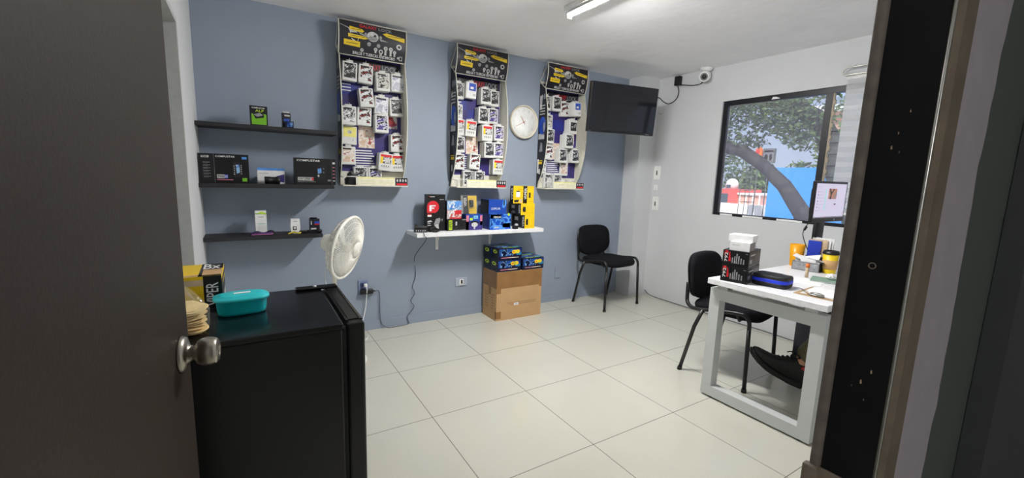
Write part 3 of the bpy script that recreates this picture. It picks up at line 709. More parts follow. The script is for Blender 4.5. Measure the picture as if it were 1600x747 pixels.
for side, rows in PK.items():
    R = racks[side]
    for row, items in rows:
        for q, (x, z, kind, n, tilt) in enumerate(items):
            room = max(.03, prof(min(.9, z))-.02) if row != 'bottom' else .125
            step = min(.021, room/max(n, 1)); zb = z-.067
            if row == 'bottom': zb = .001
            yfront = .007+n*step+.004
            if row != 'bottom':
                b = MB(); zt = zb+.134+.009
                b.tube([(x, -.006, zt+.004), (x, -yfront-.012, zt+.002), (x, -yfront-.018, zt+.010)], .0018, 'wire_white', 6); b.build('hook', R)
            where = ORD[len(items)][q]+' of the '+row+' row'
            if row == 'bottom': where = ('left' if q == 0 else 'right')+' stack in the tray'
            for c in range(n):
                if kind not in PROTO: o = make_pack(kind).build('carded_pack'); PROTO[kind] = o
                else: o = PROTO[kind].copy(); COL.objects.link(o)
                yy = .007+(c+1)*step-.0152+.0005
                o.location = (RX[side]+x+(rnd.uniform(-.003, .003) if c < n-1 else 0), WB-max(.0075, yy), RZ0+zb+(rnd.uniform(-.002, .002) if c < n-1 and row != 'bottom' else 0))
                o.rotation_euler = (0, math.radians(tilt if row != 'bottom' else 0), 0)
                if c == n-1: tag(o, WHAT[kind]+', '+where.replace(' of the', ',')+', '+side+' rack', 'pack', 'carded packs on the '+side+' rack')
                else: tag(o, 'white pack behind the front one, '+where.replace(' of the', ',').replace(' in the tray', ' in tray')+', '+side+' rack', 'pack', 'carded packs on the '+side+' rack')
# loose things in the trays
b = MB(); b.rbox(-.03, .03, -.02, .02, 0, .05, .006, 'black_plastic'); b.rbox(-.02, .045, -.045, -.022, 0, .085, .006, 'black_plastic'); b.tube([(-.03, -.03, .03), (0, -.04, .09), (.03, -.035, .05)], .008, 'black_plastic', 8, smooth=4)
tag(put(b.build('gadget_bundle'), (RX['left']+.055, WB-.085, RZ0)), 'black plastic gadgets bunched in the left rack tray', 'gadget')
def crumple(name, c, r, m, seed, n=26, sc=(1, 1, .8), jag=.28):
    bm = bmesh.new(); bmesh.ops.create_icosphere(bm, subdivisions=3, radius=1); rr = random.Random(seed); off_ = [Vector((rr.gauss(0, 1), rr.gauss(0, 1), rr.gauss(0, 1))).normalized() for _ in range(n)]
    for v in bm.verts:
        d = v.co.normalized(); k = 1-jag*max(abs(d.dot(o_))**12 for o_ in off_)+.10*math.sin(7*d.x+seed)*math.cos(6*d.y); v.co = Vector((d.x*r*sc[0]*k, d.y*r*sc[1]*k, max(-.75, d.z*k)*r*sc[2]+.75*r*sc[2]))
    b = MB(); b.bm(bm, m, False); return put(b.build(name), c)
tag(crumple('plastic_bag', (RX['middle']+.055, WB-.08, RZ0), .05, 'clear_film', 4), 'crumpled clear bag lying in the middle rack tray', 'bag')
tag(crumple('folded_leaflets', (RX['right']+.085, WB-.095, RZ0), .038, 'print_lightgrey', 12, sc=(1, .7, 1.7)), 'bundle of grey leaflets propped in the right rack tray', 'leaflets')
b = MB(); pts = [(-.1, 0), (-.05, .012), (.0, .004), (.06, .012), (.1, .002)]
b.prism([(x, z) for x, z in pts]+[(x, z+.004) for x, z in pts[::-1]], 1, -.03, .03, 'paper'); tag(put(b.build('paper_sheet'), (RX['right']+.30, WB-.112, RZ0+.066), 0.05), 'curled white sheet lying over the right rack tray', 'paper')

# ------------------------------------------------------------------ wall clock
ck = thing('wall_clock', 'round white wall clock with pale rim and copper hands', 'clock', (1.452, WB, 1.793))
b = MB(); b.M = Matrix.Rotation(PI/2, 4, 'X'); b.lathe([(.148, 0), (.152, .006), (.152, .034), (.147, .04), (.142, .036), (.142, .012)], 'clock_rim', 56); b.build('rim', ck)
b = MB(); b.M = Matrix.Rotation(PI/2, 4, 'X'); b.lathe([(.1415, .012), (.1415, .016), (.0, .016)], 'clock_face', 56); fc = b.build('dial', ck)
b = MB(); f = lambda u, v: (u, -.0168, v)
for i in range(1, 13):
    a = PI/2-i*PI/6; w = .010 if i < 10 else .017; b.text(f, .113*math.cos(a)-w/2, .113*math.sin(a)-.011, .113*math.cos(a)+w/2, .113*math.sin(a)+.011, str(i), 'clock_num')
b.build('numerals', fc)
def hand(nm, ang, l, w, y):
    b = MB(); d = Vector((math.sin(ang), math.cos(ang))); n = Vector((d.y, -d.x)); p = [(-d*.022-n*w), (-d*.022+n*w), (d*l+n*w*.6), (d*l-n*w*.6)]
    b.prism([(q.x, q.y) for q in p], 1, -y-.0015, -y, 'hand_gold'); b.build(nm, ck)
hand('hour_hand', math.radians(-33), .062, .0035, .018); hand('minute_hand', math.radians(-118), .098, .0022, .0205)
b = MB(); b.M = Matrix.Rotation(PI/2, 4, 'X'); b.lathe([(.006, .016), (.006, .024), (.004, .025)], 'hand_gold', 16); b.build('hub', ck)

# ------------------------------------------------------------------ dark wall shelves and what is on them
SHF = [(-.225, 1.533, 1.558, 1.237), (-.258, 1.160, 1.186, 1.215), (-.338, .816, .842, 1.25)]
for (x1, z0, z1, y0), w in zip(SHF, ('top', 'middle', 'bottom')):
    b = MB(); b.rbox(XL, x1, y0, WB-.0005, z0, z1, .002, 'black_shelf', 1, False)
    tag(b.build('wall_shelf'), 'dark floating wall shelf, %s one of three' % w, 'shelf', 'dark floating shelves')
def carton(w, d, h, m): b = MB(); b.box(-w/2, w/2, -d/2, d/2, 0, h, m); return b
def ff(w, d, h, s): return face_fn(w, d, h, s), face_fn(w, d, h, s, .0011), face_fn(w, d, h, s, .0016)
Z1, Z2, Z3 = 1.5583, 1.1863, .8423
w, d, h = .098, .035, .124; b = carton(w, d, h, 'box_black'); f, g, k = ff(w, d, h, 'front')
b.rect(f, .08, .06, .93, .42, 'print_green'); b.rect(f, .08, .42, .93, .60, 'print_green'); b.poly([(.15, .6), (.55, .72), (.8, .55), (.78, .42), (.3, .35)], g, 'box_black'); b.poly([(.2, .55), (.55, .66), (.74, .54), (.4, .45)], k, 'print_grey')
b.text(g, .1, .86, .85, .93, 'COMPUSTAR', 'print_white'); b.text(g, .3, .70, .8, .82, 'ALP', 'print_lime')
tag(put(b.build('green_box'), (-.694, 1.29, Z1), .06), 'black and lime green box standing on the top dark shelf', 'box')
w, d, h = .05, .035, .098; b = carton(w, d, h, 'box_black'); f, g, k = ff(w, d, h, 'front'); b.rect(f, .1, .4, .95, .95, 'print_dark'); b.rect(g, .25, .78, .9, .88, 'print_lightgrey'); b.rect(g, .15, .45, .85, .62, 'print_blue'); b.rbox(-.02, .02, -.003, .003, h, h+.012, .001, 'print_lightgrey', 1)
tag(put(b.build('small_black_box'), (-.535, 1.31, Z1), .1), 'small black box with pale top tab on the top dark shelf', 'box')
w, d, h = .05, .02, .042; b = carton(w, d, h, 'box_navy'); f, g, k = ff(w, d, h, 'front'); b.rect(f, .25, .15, .9, .85, 'photo_kit')
tag(put(b.build('tiny_blue_box'), (-.520, 1.265, Z1), -.05), 'tiny navy box in front of the small black box', 'box')
# big COMPUSTAR cartons
w, d, h = .262, .05, .182; b = carton(w, d, h, 'box_black'); f, g, k = ff(w, d, h, 'front')
b.rect(f, 0, 0, .30, 1, 'print_black'); b.rect(g, .298, .02, .303, .98, 'print_grey')
b.rect(g, .05, .86, .2, .93, 'print_lightgrey'); b.text(k, .06, .87, .17, .92, '7900', 'print_black')
for i in range(6): b.rect(g, .08, .70-i*.095, .22, .712-i*.095, 'print_grey'); b.rect(g, .08, .67-i*.095, .18, .678-i*.095, 'print_grey')
b.text(g, .33, .885, .72, .945, 'COMPUSTAR', 'print_white'); b.rect(g, .86, .84, .96, .925, 'print_bluelight')
b.rect(g, .34, .17, .49, .30, 'print_lightgrey'); b.text(k, .35, .19, .48, .28, '7900', 'print_black'); b.rect(g, .49, .17, .56, .30, 'print_blue'); b.text(k, .50, .19, .55, .28, 'AS', 'print_white'); b.rect(g, .34, .11, .66, .135, 'print_pink'); b.rect(g, .85, .07, .95, .19, 'print_green')
b.poly([(.66, .62), (.70, .74), (.82, .74), (.86, .66), (.85, .30), (.80, .22), (.70, .20), (.66, .34)], g, 'print_dark'); b.poly([(.73, .64), (.80, .66), (.81, .38), (.74, .34)], k, 'photo_v2blue')
for i in range(5): b.disc(k, .695, .60-i*.07, .012, .018, 'print_lightgrey'); b.disc(k, .84, .62-i*.07, .01, .016, 'print_lightgrey')
tag(put(b.build('alarm_carton'), (-.896, 1.285, Z2), .04), 'large black alarm carton with blue corner at the left wall', 'box', 'black alarm cartons')
w, d, h = .262, .05, .180; b = carton(w, d, h, 'box_black'); f, g, k = ff(w, d, h, 'front')
b.text(g, .06, .87, .62, .945, 'COMPUSTAR', 'print_white'); b.rect(g, .07, .15, .45, .28, 'print_lightgrey'); b.text(k, .08, .165, .38, .265, '2WQ900', 'print_black'); b.rect(k, .40, .16, .45, .27, 'print_red'); b.rect(g, .07, .10, .5, .115, 'print_grey')
b.poly([(.52, .45), (.54, .68), (.60, .76), (.74, .78), (.78, .70), (.76, .38), (.70, .22), (.56, .22)], g, 'print_black'); b.poly([(.55, .60), (.64, .64), (.65, .46), (.56, .42)], k, 'photo_v2blue'); b.disc(k, .57, .34, .025, .04, 'print_lightgrey'); b.disc(k, .70, .62, .014, .02, 'print_grey'); b.disc(k, .70, .48, .014, .02, 'print_grey')
b.rect(g, .80, .14, .88, .2, 'print_grey'); b.rect(g, .905, 0, .908, 1, 'print_grey'); b.rect(g, .925, .80, .985, .88, 'print_lightgrey')
for i in range(5): b.rect(g, .93, .66-i*.13, .98, .69-i*.13, 'print_pink' if i < 4 else 'print_white')
tag(put(b.build('alarm_carton'), (-.372, 1.285, Z2), .03), 'large black alarm carton with spine text beside the left rack', 'box', 'black alarm cartons')
w, d, h = .160, .05, .104; b = carton(w, d, h, 'box_white'); f, g, k = ff(w, d, h, 'front'); b.rect(f, 0, .84, 1, 1, 'print_bluelight'); b.poly([(.62, .15), (.98, .1), (.98, .62), (.7, .5)], g, 'print_purple'); b.rect(g, .06, .62, .4, .68, 'print_lightgrey')
tag(put(b.build('white_box'), (-.638, 1.335, Z2)), 'white box with blue top band on the middle dark shelf', 'box')
b = MB(); b.M = Matrix.Rotation(PI/2, 4, 'Y'); b.lathe([(.022, -.045), (.024, -.042), (.024, -.01), (.0225, -.008), (.0225, .018), (.024, .02), (.024, .042), (.02, .045)], 'black_plastic', 20)
tag(put(b.build('black_cylinder'), (-.635, 1.265, Z2+.0242)), 'black barrel shaped part in front of the white box', 'car part')
w, d, h = .066, .045, .162; b = carton(w, d, h, 'box_white'); f, g, k = ff(w, d, h, 'front'); b.rect(f, 0, .86, 1, .90, 'print_green'); b.poly([(.2, .9), (.55, .97), (.98, .9), (.98, .84), (.6, .86)], g, 'print_lime'); b.rect(g, .25, .73, .75, .755, 'print_grey'); b.rect(g, .2, .45, .85, .475, 'print_teal')
for i in range(4): b.rect(g, .15, .36-i*.05, .85, .368-i*.05, 'print_lightgrey')
tag(put(b.build('tall_white_box'), (-.712, 1.335, Z3), .05), 'tall white box with green band on the bottom dark shelf', 'box')
def cable(name, pts, r, m, label, extra=()):
    b = MB(); b.tube(pts, r, m, 8, smooth=6)
    for (p2, r2, m2) in extra: b.tube(p2, r2, m2, 8, smooth=6)
    return tag(b.build(name), label, 'cable')
cz = Z3+.006
cable('wire_bundle', [(-.78, 1.275, cz), (-.74, 1.285, cz+.018), (-.70, 1.28, cz+.006), (-.66, 1.285, cz+.022), (-.64, 1.28, cz+.012), (-.65, 1.272, cz), (-.70, 1.27, cz+.002), (-.76, 1.272, cz+.012)], .006, 'black_rubber', 'tangle of purple and black wires before the tall white box',
      [([(-.77, 1.268, cz), (-.72, 1.264, cz+.004), (-.66, 1.266, cz+.002), (-.645, 1.272, cz+.006)], .0045, 'pink_wire'), ([(-.775, 1.27, cz+.01), (-.73, 1.262, cz+.014), (-.68, 1.264, cz+.012), (-.65, 1.27, cz+.018)], .0045, 'purple_wire')])
w, d, h = .062, .03, .104; b = MB(); b.prism([(-w/2+.004, 0.012), (-w/2+.016, 0), (w/2-.016, 0), (w/2-.004, .012), (w/2, .05), (w/2-.004, h), (-w/2+.004, h), (-w/2, .05)], 1, -d/2, d/2, 'box_white'); f, g, k = ff(w, d, h, 'front')
b.rect(f, .22, .26, .62, .5, 'print_dark'); b.rect(g, .32, .33, .54, .45, 'print_white'); b.rect(f, .3, .82, .7, .86, 'print_grey'); b.rect(f, .25, .16, .5, .2, 'print_grey')
tag(put(b.build('white_remote_pack'), (-.507, 1.31, Z3), .05), 'white tapered pack with black emblem on the bottom dark shelf', 'box')
cable('yellow_wire', [(-.555, 1.275, cz-.001), (-.52, 1.285, cz+.006), (-.49, 1.278, cz-.001), (-.475, 1.284, cz+.004)], .005, 'yellow_wire', 'short yellow wire at the foot of the white tapered pack')
b = MB(); b.rbox(-.032, .02, -.012, .012, 0, .022, .005, 'black_plastic'); b.rbox(.018, .042, -.009, .009, .004, .024, .004, 'black_plastic')
tag(put(b.build('black_connector'), (-.452, 1.30, Z3), .1), 'black plastic connector right of the white tapered pack', 'connector')
w, d, h = .064, .04, .10; b = carton(w, d, h, 'print_dark'); f, g, k = ff(w, d, h, 'front'); b.rect(f, .48, .58, .95, .82, 'print_blue'); b.rect(g, .48, .58, .95, .66, 'print_red'); b.rect(f, .1, .6, .2, .85, 'print_lightgrey'); b.rect(f, .1, .25, .65, .36, 'print_lightgrey'); b.rbox(-.028, .018, -.003, .003, h, h+.01, .001, 'print_black', 1)
tag(put(b.build('grey_pack'), (-.382, 1.325, Z3), .03), 'dark pack with blue and red patch on the bottom dark shelf', 'box')
b = MB(); b.sphere((0, 0, .016), .017, 'black_plastic', 14, (1.2, .8, .94)); tag(put(b.build('rubber_stopper'), (-.357, 1.275, Z3)), 'black rounded rubber stopper before the dark pack near the fan', 'car part')

# ------------------------------------------------------------------ white wall shelf and the boxes on it
sh = thing('white_wall_shelf', 'long white wall shelf on two brackets holding boxes', 'shelf', (0.95, WB, 0.785))
b = MB(); b.rbox(-.613, .613, -.256, -.0005, 0, .034, .002, 'white_lam', 1, False); b.build('board', sh)
for x in (-.345, .18):
    b = MB(); b.box(x-.012, x+.012, -.004, -.0005, -.15, 0, 'white_plastic'); b.box(x-.012, x+.012, -.20, -.004, -.004, 0, 'white_plastic')
    b.prism([(-.004, -.13), (-.010, -.13), (-.05, -.03), (-.19, -.010), (-.19, -.004), (-.004, -.004)], 0, x-.0015, x+.0015, 'white_plastic'); b.build('bracket', sh)
ZW = .8194
def place(b, name, x, yf, d, z, label, rz=0.0, group=None, cat='box'):
    return tag(put(b.build(name), (x, yf+d/2, z), rz), label, cat, group)
w, d, h = .158, .06, .302; b = carton(w, d, h, 'box_black'); f, g, k = ff(w, d, h, 'front')
b.rect(g, .16, .93, .42, .946, 'print_white'); b.disc(g, .12, .938, .025, .012, 'print_red'); b.rect(g, .70, .855, .92, .869, 'print_lightgrey')
pts = [(.0, .50), (.0, .76)]+[(.33+.33*math.cos(a), .66+.17*math.sin(a)) for a in [PI*.95-q*PI*1.35/18 for q in range(19)]]+[(.40, .50)]
b.poly(pts, f, 'print_red'); b.poly([(.13, .545), (.13, .71), (.47, .71), (.47, .675), (.25, .675), (.25, .648), (.40, .648), (.40, .612), (.25, .612), (.25, .545)], g, 'print_white')
b.rect(g, .03, .40, .25, .445, 'print_white'); b.rect(g, .03, .445, .25, .47, 'print_red'); b.poly([(.03, .28), (.2, .3), (.3, .26), (.03, .24)], g, 'print_lightgrey'); b.rect(g, .03, .20, .2, .225, 'print_grey'); b.rect(g, .03, .15, .22, .17, 'print_lightgrey')
b.poly([(.38, .2), (.5, .34), (.72, .36), (.75, .3), (.6, .12), (.45, .14)], g, 'print_grey'); b.poly([(.4, .16), (.62, .2), (.66, .07), (.58, .06)], k, 'print_lightgrey'); b.poly([(.78, .33), (.88, .34), (.84, .25)], g, 'print_grey')
place(b, 'black_f_carton', .534, 1.30, d, ZW, 'tall black carton with red circle and white F')
b = MB(); b.prism([(-.034, 0), (.036, 0), (.036, .022), (.02, .046), (-.03, .052), (-.036, .04)], 0, -.05, .05, 'black_plastic'); f = lambda u, v: (-.05+u*.1, .0365, v)
for r_ in range(3):
    for c_ in range(5):
        q0 = Vector((-.038+c_*.017, -.0355+.006*0, .0)); t_ = (r_+.5)/3
for c_ in range(5): b.box(-.04+c_*.017, -.030+c_*.017, -.0352, -.034, .008, .022, 'print_grey')
b.rbox(-.046, -.02, -.03, .02, .046, .062, .006, 'black_plastic')
tag(put(b.build('desk_charger'), (.395, 1.285, ZW), -.25), 'black charger unit at the left end of the white shelf', 'charger')
cable('coiled_lead', [(.462, 1.25, ZW+.008), (.49, 1.23, ZW+.016), (.52, 1.235, ZW+.008), (.53, 1.26, ZW+.02), (.50, 1.275, ZW+.03), (.47, 1.262, ZW+.022), (.475, 1.235, ZW+.012), (.505, 1.222, ZW+.008), (.54, 1.24, ZW+.014)], .0075, 'black_rubber', 'coiled black lead in front of the black F carton')
w, d, h = .19, .10, .098; b = carton(w, d, h, 'box_black'); f, g, k = ff(w, d, h, 'front'); b.rect(f, .08, .08, .24, .9, 'print_lime'); b.text(g, .10, .14, .22, .84, 'VIPER', 'print_black', True); b.rect(f, .36, .15, .5, .85, 'print_dark'); b.rect(g, .4, .45, .47, .78, 'print_lightgrey'); b.rect(f, .72, .9, .96, .94, 'print_lightgrey'); b.rect(f, .3, .03, .98, .07, 'print_grey'); b.rect(f, .985, 0, .995, 1, 'print_grey')
place(b, 'black_viper_box', .717, 1.275, d, ZW, 'low black box with lime VIPER strip under the V2 boxes')
for z, ph, acc, nm, lb in ((ZW+.0985, 'photo_v2red', 'print_red', 'lower', 'red V2 box stacked on the low black box'), (ZW+.0985+.0765, 'photo_v2blue', 'print_bluelight', 'upper', 'blue V2 box stacked on the red V2 box')):
    w, d, h = .132, .08, .076; b = carton(w, d, h, 'box_grey'); f, g, k = ff(w, d, h, 'front'); b.rect(f, .0, .0, 1, .97, ph); b.rect(g, .52, .5, 1, .95, acc)
    if nm == 'lower': b.rect(g, .35, .0, 1, .13, 'print_red')
    b.text(k, .05, .22, .55, .85, 'V2', 'print_white'); fl = face_fn(w, d, h, 'left'); b.rect(fl, 0, 0, 1, 1, 'box_black'); ft = face_fn(w, d, h, 'top'); b.rect(ft, .35, .0, .6, .4, 'print_white'); b.rect(k, .4, .9, .62, 1.0, 'print_white')
    place(b, 'v2_box', .694, 1.295, d, z, lb, 0, 'V2 boxes')
w, d, h = .155, .09, .134; b = carton(w, d, h, 'box_blue'); f, g, k = ff(w, d, h, 'front'); b.rect(f, 0, 0, 1, .55, 'print_purple'); b.rect(f, 0, .0, .16, .95, 'print_pink'); b.rect(f, .86, .3, 1, .95, 'print_pink')
b.disc(g, .52, .42, .24, .18, 'print_dark'); b.disc(k, .52, .34, .2, .15, 'print_lightgrey'); b.rect(g, .47, .06, .55, .25, 'print_lightgrey'); b.rect(g, .22, .62, .4, .78, 'print_lime'); b.rect(g, .45, .72, .72, .92, 'print_teal'); b.rect(k, .49, .76, .68, .88, 'print_bluelight')
place(b, 'blue_purple_box', .874, 1.275, d, ZW, 'blue and purple box with lime sticker under the clear shell pack')
t = thing('shell_pack', 'clear shell pack with yellow and black VIPER card leaning back', 'pack', (.845, 1.325, ZW+.1348), -.06); t.rotation_euler.x = -.10
w, d, h = .142, .012, .155; b = carton(w, d, h, 'box_yellow'); f, g, k = ff(w, d, h, 'front'); b.rect(f, 0, 0, .12, 1, 'print_grey'); b.poly([(.12, 0), (.5, 0), (.45, .4), (.44, .7), (.42, 1), (.12, 1)], f, 'print_black'); b.text(g, .17, .42, .36, .92, 'VIPER', 'print_white', True); b.build('card', t)
b = MB(); b.rbox(.0, .036, -.03, -.0075, .058, .12, .007, 'black_plastic'); b.build('remote', t)
b = MB(); b.rbox(-.014, .048, -.036, -.0305, .045, .135, .002, 'clear_film'); b.box(-w/2-.006, w/2+.006, -.0085, -.0077, 0, h+.01, 'clear_film'); b.build('clear_shell', t)
w, d, h = .215, .13, .136; b = carton(w, d, h, 'box_deepblue'); f, g, k = ff(w, d, h, 'front'); b.rect(f, 0, 0, 1, 1, 'photo_blueprint'); b.rect(f, .02, .72, .55, .98, 'box_blue'); b.text(g, .16, .74, .52, .87, 'COPCAR', 'print_white'); b.rect(g, .15, .05, .55, .28, 'print_bluelight'); b.rect(k, .22, .1, .42, .18, 'print_lightgrey')
b.poly([(.62, .8), (.78, .86), (.92, .7), (.9, .42), (.84, .40), (.85, .62), (.75, .74), (.62, .72)], g, 'print_bluelight'); b.rect(g, .72, .03, .98, .12, 'print_blue'); b.disc(k, .885, .96, .055, .09, 'print_lime'); b.rect(f, .62, .12, .98, .4, 'box_navy')
place(b, 'blue_box', 1.112, 1.235, d, ZW, 'lower blue box with pale ring picture and lime dot', 0, 'blue boxes')
w, d, h = .178, .15, .124; b = carton(w, d, h, 'box_blue'); f, g, k = ff(w, d, h, 'front'); b.text(f, .14, .31, .66, .46, 'COPCAR', 'print_white'); b.rect(f, .12, .04, .44, .07, 'print_bluelight'); b.poly([(.76, .5), (.8, 1), (.98, 1), (.98, .6), (.86, .4)], f, 'print_bluelight'); b.rect(g, .83, .62, .9, .98, 'print_black'); fl = face_fn(w, d, h, 'left'); b.rect(fl, 0, 0, 1, 1, 'box_black')
for i in range(5): b.rect(face_fn(w, d, h, 'left', .0012), .15, .75-i*.13, .85, .78-i*.13, 'print_dark')
place(b, 'blue_box', 1.085, 1.245, d, ZW+.1364, 'upper blue box with white lettering and black left side', 0, 'blue boxes')
def viper_box(w, d, h, n_win):
    b = carton(w, d, h, 'box_yellow'); f, g, k = ff(w, d, h, 'front'); fl = face_fn(w, d, h, 'left'); gl = face_fn(w, d, h, 'left', .0011); kl = face_fn(w, d, h, 'left', .0016)
    b.poly([(.22+(.12), .68+.0), (.34, .25), (.14, .28), (.12, .5), (.16, .72)], f, 'print_dark'); b.rect(f, .1, .17, .9, .18, 'print_orange')
    b.rect(fl, 0, 0, 1, 1, 'box_black'); b.rect(gl, .82, .05, .98, .95, 'print_black'); b.text(kl, .82, .12, .97, .88, 'VIPER', 'print_white', True); b.rect(gl, .2, .5, .5, .8, 'print_grey'); b.rect(kl, .25, .55, .45, .75, 'print_lightgrey'); b.poly([(.15, .08), (.3, .3), (.5, .26), (.55, .1)], gl, 'print_grey')
    return b
b = viper_box(.108, .215, .124, 1); place(b, 'viper_box', 1.416, 1.225, .215, ZW, 'bottom yellow VIPER box of the stack at the right end', 0, 'yellow VIPER boxes')
b = viper_box(.150, .205, .104, 1); place(b, 'viper_box', 1.394, 1.228, .205, ZW+.1245, 'middle yellow VIPER box of the stack, wider than the lower one', 0, 'yellow VIPER boxes')
def viper_up(full):
    w, d, h = .108, .05, .156; b = carton(w, d, h, 'box_yellow'); f, g, k = ff(w, d, h, 'front'); fl = face_fn(w, d, h, 'left'); gl = face_fn(w, d, h, 'left', .0011)
    b.rect(fl, 0, 0, 1, 1, 'box_black'); b.text(gl, .3, .2, .9, .9, 'VIPER', 'print_white', True)
    if full:
        b.rect(f, 0, 0, .33, 1, 'print_black'); b.text(g, .05, .22, .29, .9, 'VIPER', 'print_white', True); b.rect(f, .5, .32, .68, .62, 'print_dark'); b.rect(f, .42, .1, .9, .12, 'print_orange'); b.rect(f, .42, .9, .9, .91, 'print_orange')
    else:
        b.rect(f, .28, .36, .68, .66, 'print_white'); b.rect(f, .3, .66, .64, .72, 'print_dark'); b.poly([(.1, .18), (.6, .22), (.5, .06), (.12, .06)], f, 'print_dark'); b.disc(f, .8, .14, .16, .12, 'print_tan'); b.rect(f, .5, .8, .85, .83, 'print_orange')
    return b
b = viper_up(False); place(b, 'viper_box', 1.301, 1.255, .05, ZW+.2288, 'upright yellow VIPER box with white device picture, top left', .04, 'yellow VIPER boxes')
b = viper_up(True); place(b, 'viper_box', 1.414, 1.250, .05, ZW+.2288, 'upright yellow VIPER box with black lettered band, top right', -.03, 'yellow VIPER boxes')
b = MB(); b.rbox(-.028, .022, -.02, .02, 0, .03, .008, 'black_plastic'); b.rbox(-.012, .016, -.0215, -.0, .0305, .048, .006, 'print_lightgrey'); tag(put(b.build('small_siren'), (1.262, 1.222, ZW)), 'small black and grey part before the yellow stack', 'car part')

# ------------------------------------------------------------------ cardboard box with the blue kits
w, d, h = .485, .255, .446; bx = thing('cardboard_box', 'brown cardboard box on the floor below the white shelf', 'box', (1.297, 1.2935, 0))
b = MB(); b.box(-w/2, w/2, -d/2, d/2, 0, h, 'cardboard'); b.build('carton', bx)
f, g, k = ff(w, d, h, 'front'); fl = face_fn(w, d, h, 'left'); gl = face_fn(w, d, h, 'left', .0011); ft = face_fn(w, d, h, 'top')
b = MB(); b.rect(f, 0, .66, 1, 1, 'packing_tape'); b.rect(fl, 0, .66, 1, 1, 'packing_tape'); b.rect(f, 0, .56, .09, .66, 'packing_tape'); b.rect(f, 0, .04, .10, .19, 'packing_tape'); b.rect(f, .94, .62, 1, .66, 'packing_tape'); b.rect(fl, .42, .5, .6, .66, 'packing_tape'); b.rect(ft, 0, .3, 1, .7, 'packing_tape'); b.rect(fl, .9, .04, 1, .19, 'packing_tape'); b.build('tape', bx)
b = MB(); rr = random.Random(2)
for (v, u0, u1) in ((.335, .24, .88), (.30, .30, .84)):
    u = u0
    while u < u1:
        q = rr.uniform(.012, .03); b.rect(f, u, v, u+q, v+.014, 'cardboard_ink'); u += q+.008
b.rect(g, .38, .285, .48, .335, 'paper'); b.rect(k, .40, .303, .46, .316, 'print_grey')
for i in range(6): b.rect(fl, .14+.02*(i % 2), .52-i*.06, .4, .534-i*.06, 'cardboard_ink'); b.rect(fl, .62, .50-i*.055, .82-.03*(i % 3), .514-i*.055, 'cardboard_ink')
b.build('print', bx)
kit = None
KW, KD, KH = .242, .124, .106
def make_kit():
    b = carton(KW, KD, KH, 'box_navy'); f, g, k = ff(KW, KD, KH, 'front'); fl = face_fn(KW, KD, KH, 'left'); gl = face_fn(KW, KD, KH, 'left', .0011); ft = face_fn(KW, KD, KH, 'top'); gt = face_fn(KW, KD, KH, 'top', .0011); fr = face_fn(KW, KD, KH, 'right')
    b.rect(f, .04, .34, .62, .92, 'photo_kit'); b.rect(f, .62, .5, .98, .92, 'box_deepblue'); b.rect(f, .76, .4, .98, .62, 'print_cyan'); b.rect(f, .12, .15, .86, .21, 'print_pink'); b.rect(g, .45, .16, .86, .20, 'print_cream')
    b.disc(g, .66, .66, .10, .17, 'print_yellow'); b.disc(g, .80, .68, .11, .17, 'print_yellow'); b.disc(k, .64, .66, .035, .07, 'print_orange'); b.rect(k, .70, .62, .74, .74, 'print_lime'); b.rect(k, .77, .62, .81, .74, 'print_lime')
    b.disc(fl, .5, .68, .3, .16, 'print_lime'); b.disc(gl, .48, .68, .12, .08, 'print_dark'); b.rect(fl, .2, .12, .8, .3, 'box_black')
    b.rect(ft, .1, .3, .62, .95, 'photo_kit'); b.rect(gt, .2, .08, .84, .2, 'print_lime'); b.rect(ft, .7, .2, .98, .6, 'print_cyan'); b.rect(ft, .75, .6, .98, .95, 'print_purple'); b.rect(fr, .1, .2, .9, .8, 'box_deepblue')
    return b.build('kit_box')
for x, y, z, rz, lb in ((1.178, 1.232, .4464, .0, 'dark blue kit box at front left directly on the cardboard box'), (1.176, 1.359, .4464, .0, 'dark blue kit box behind the front left one on the cardboard box'),
                    (1.436, 1.232, .4464, .03, 'dark blue kit box overhanging the right edge of the cardboard box'), (1.432, 1.362, .4464, .0, 'dark blue kit box at the back right of the cardboard box'),
                    (1.186, 1.230, .5528, -.02, 'dark blue kit box on top of the pile, nearer the room'), (1.172, 1.361, .5528, .04, 'dark blue kit box on top of the pile, against the wall')):
    if kit is None: o = kit = make_kit()
    else: o = kit.copy(); COL.objects.link(o)
    tag(put(o, (x, y, z), rz), lb, 'box', 'dark blue kit boxes')

# ------------------------------------------------------------------ wall sockets, switches, leads on the back wall
def plate(name, label, cat, loc, rz, w, h, m, build):
    t = thing(name, label, cat, loc, rz); b = MB(); b.rbox(-w/2, w/2, -.009, 0, -h/2, h/2, .003, m, 1, False); b.build('plate', t); build(t); return t
def p1(t):
    b = MB(); b.rbox(-.018, .018, -.022, -.0095, .006, .040, .004, 'plug_blue'); b.build('socket', t)
    b = MB(); b.rbox(-.018, .018, -.0115, -.0095, -.042, -.006, .001, 'plug_blue', 1); b.build('socket', t)
plate('wall_socket', 'blue grey double wall socket by the fan and fridge', 'socket', (-.024, WB, .366), 0, .078, .122, 'outlet_blue', p1)
b = MB(); b.rbox(-.026, .075, -.03, .0, -.02, .018, .006, 'black_plastic'); b.tube([(.075, -.015, 0), (.09, -.015, -.002)], .006, 'black_plastic', 8); tag(put(b.build('black_adapter'), (-.026, WB-.0125, .334)), 'black power adapter plugged into the blue grey socket', 'adapter')
b = MB(); b.rbox(-.012, .012, -.028, 0, -.013, .013, .005, 'white_plastic'); tag(put(b.build('white_plug'), (-.012, WB-.0226, .388)), 'white plug in the upper outlet of the blue grey socket', 'plug')
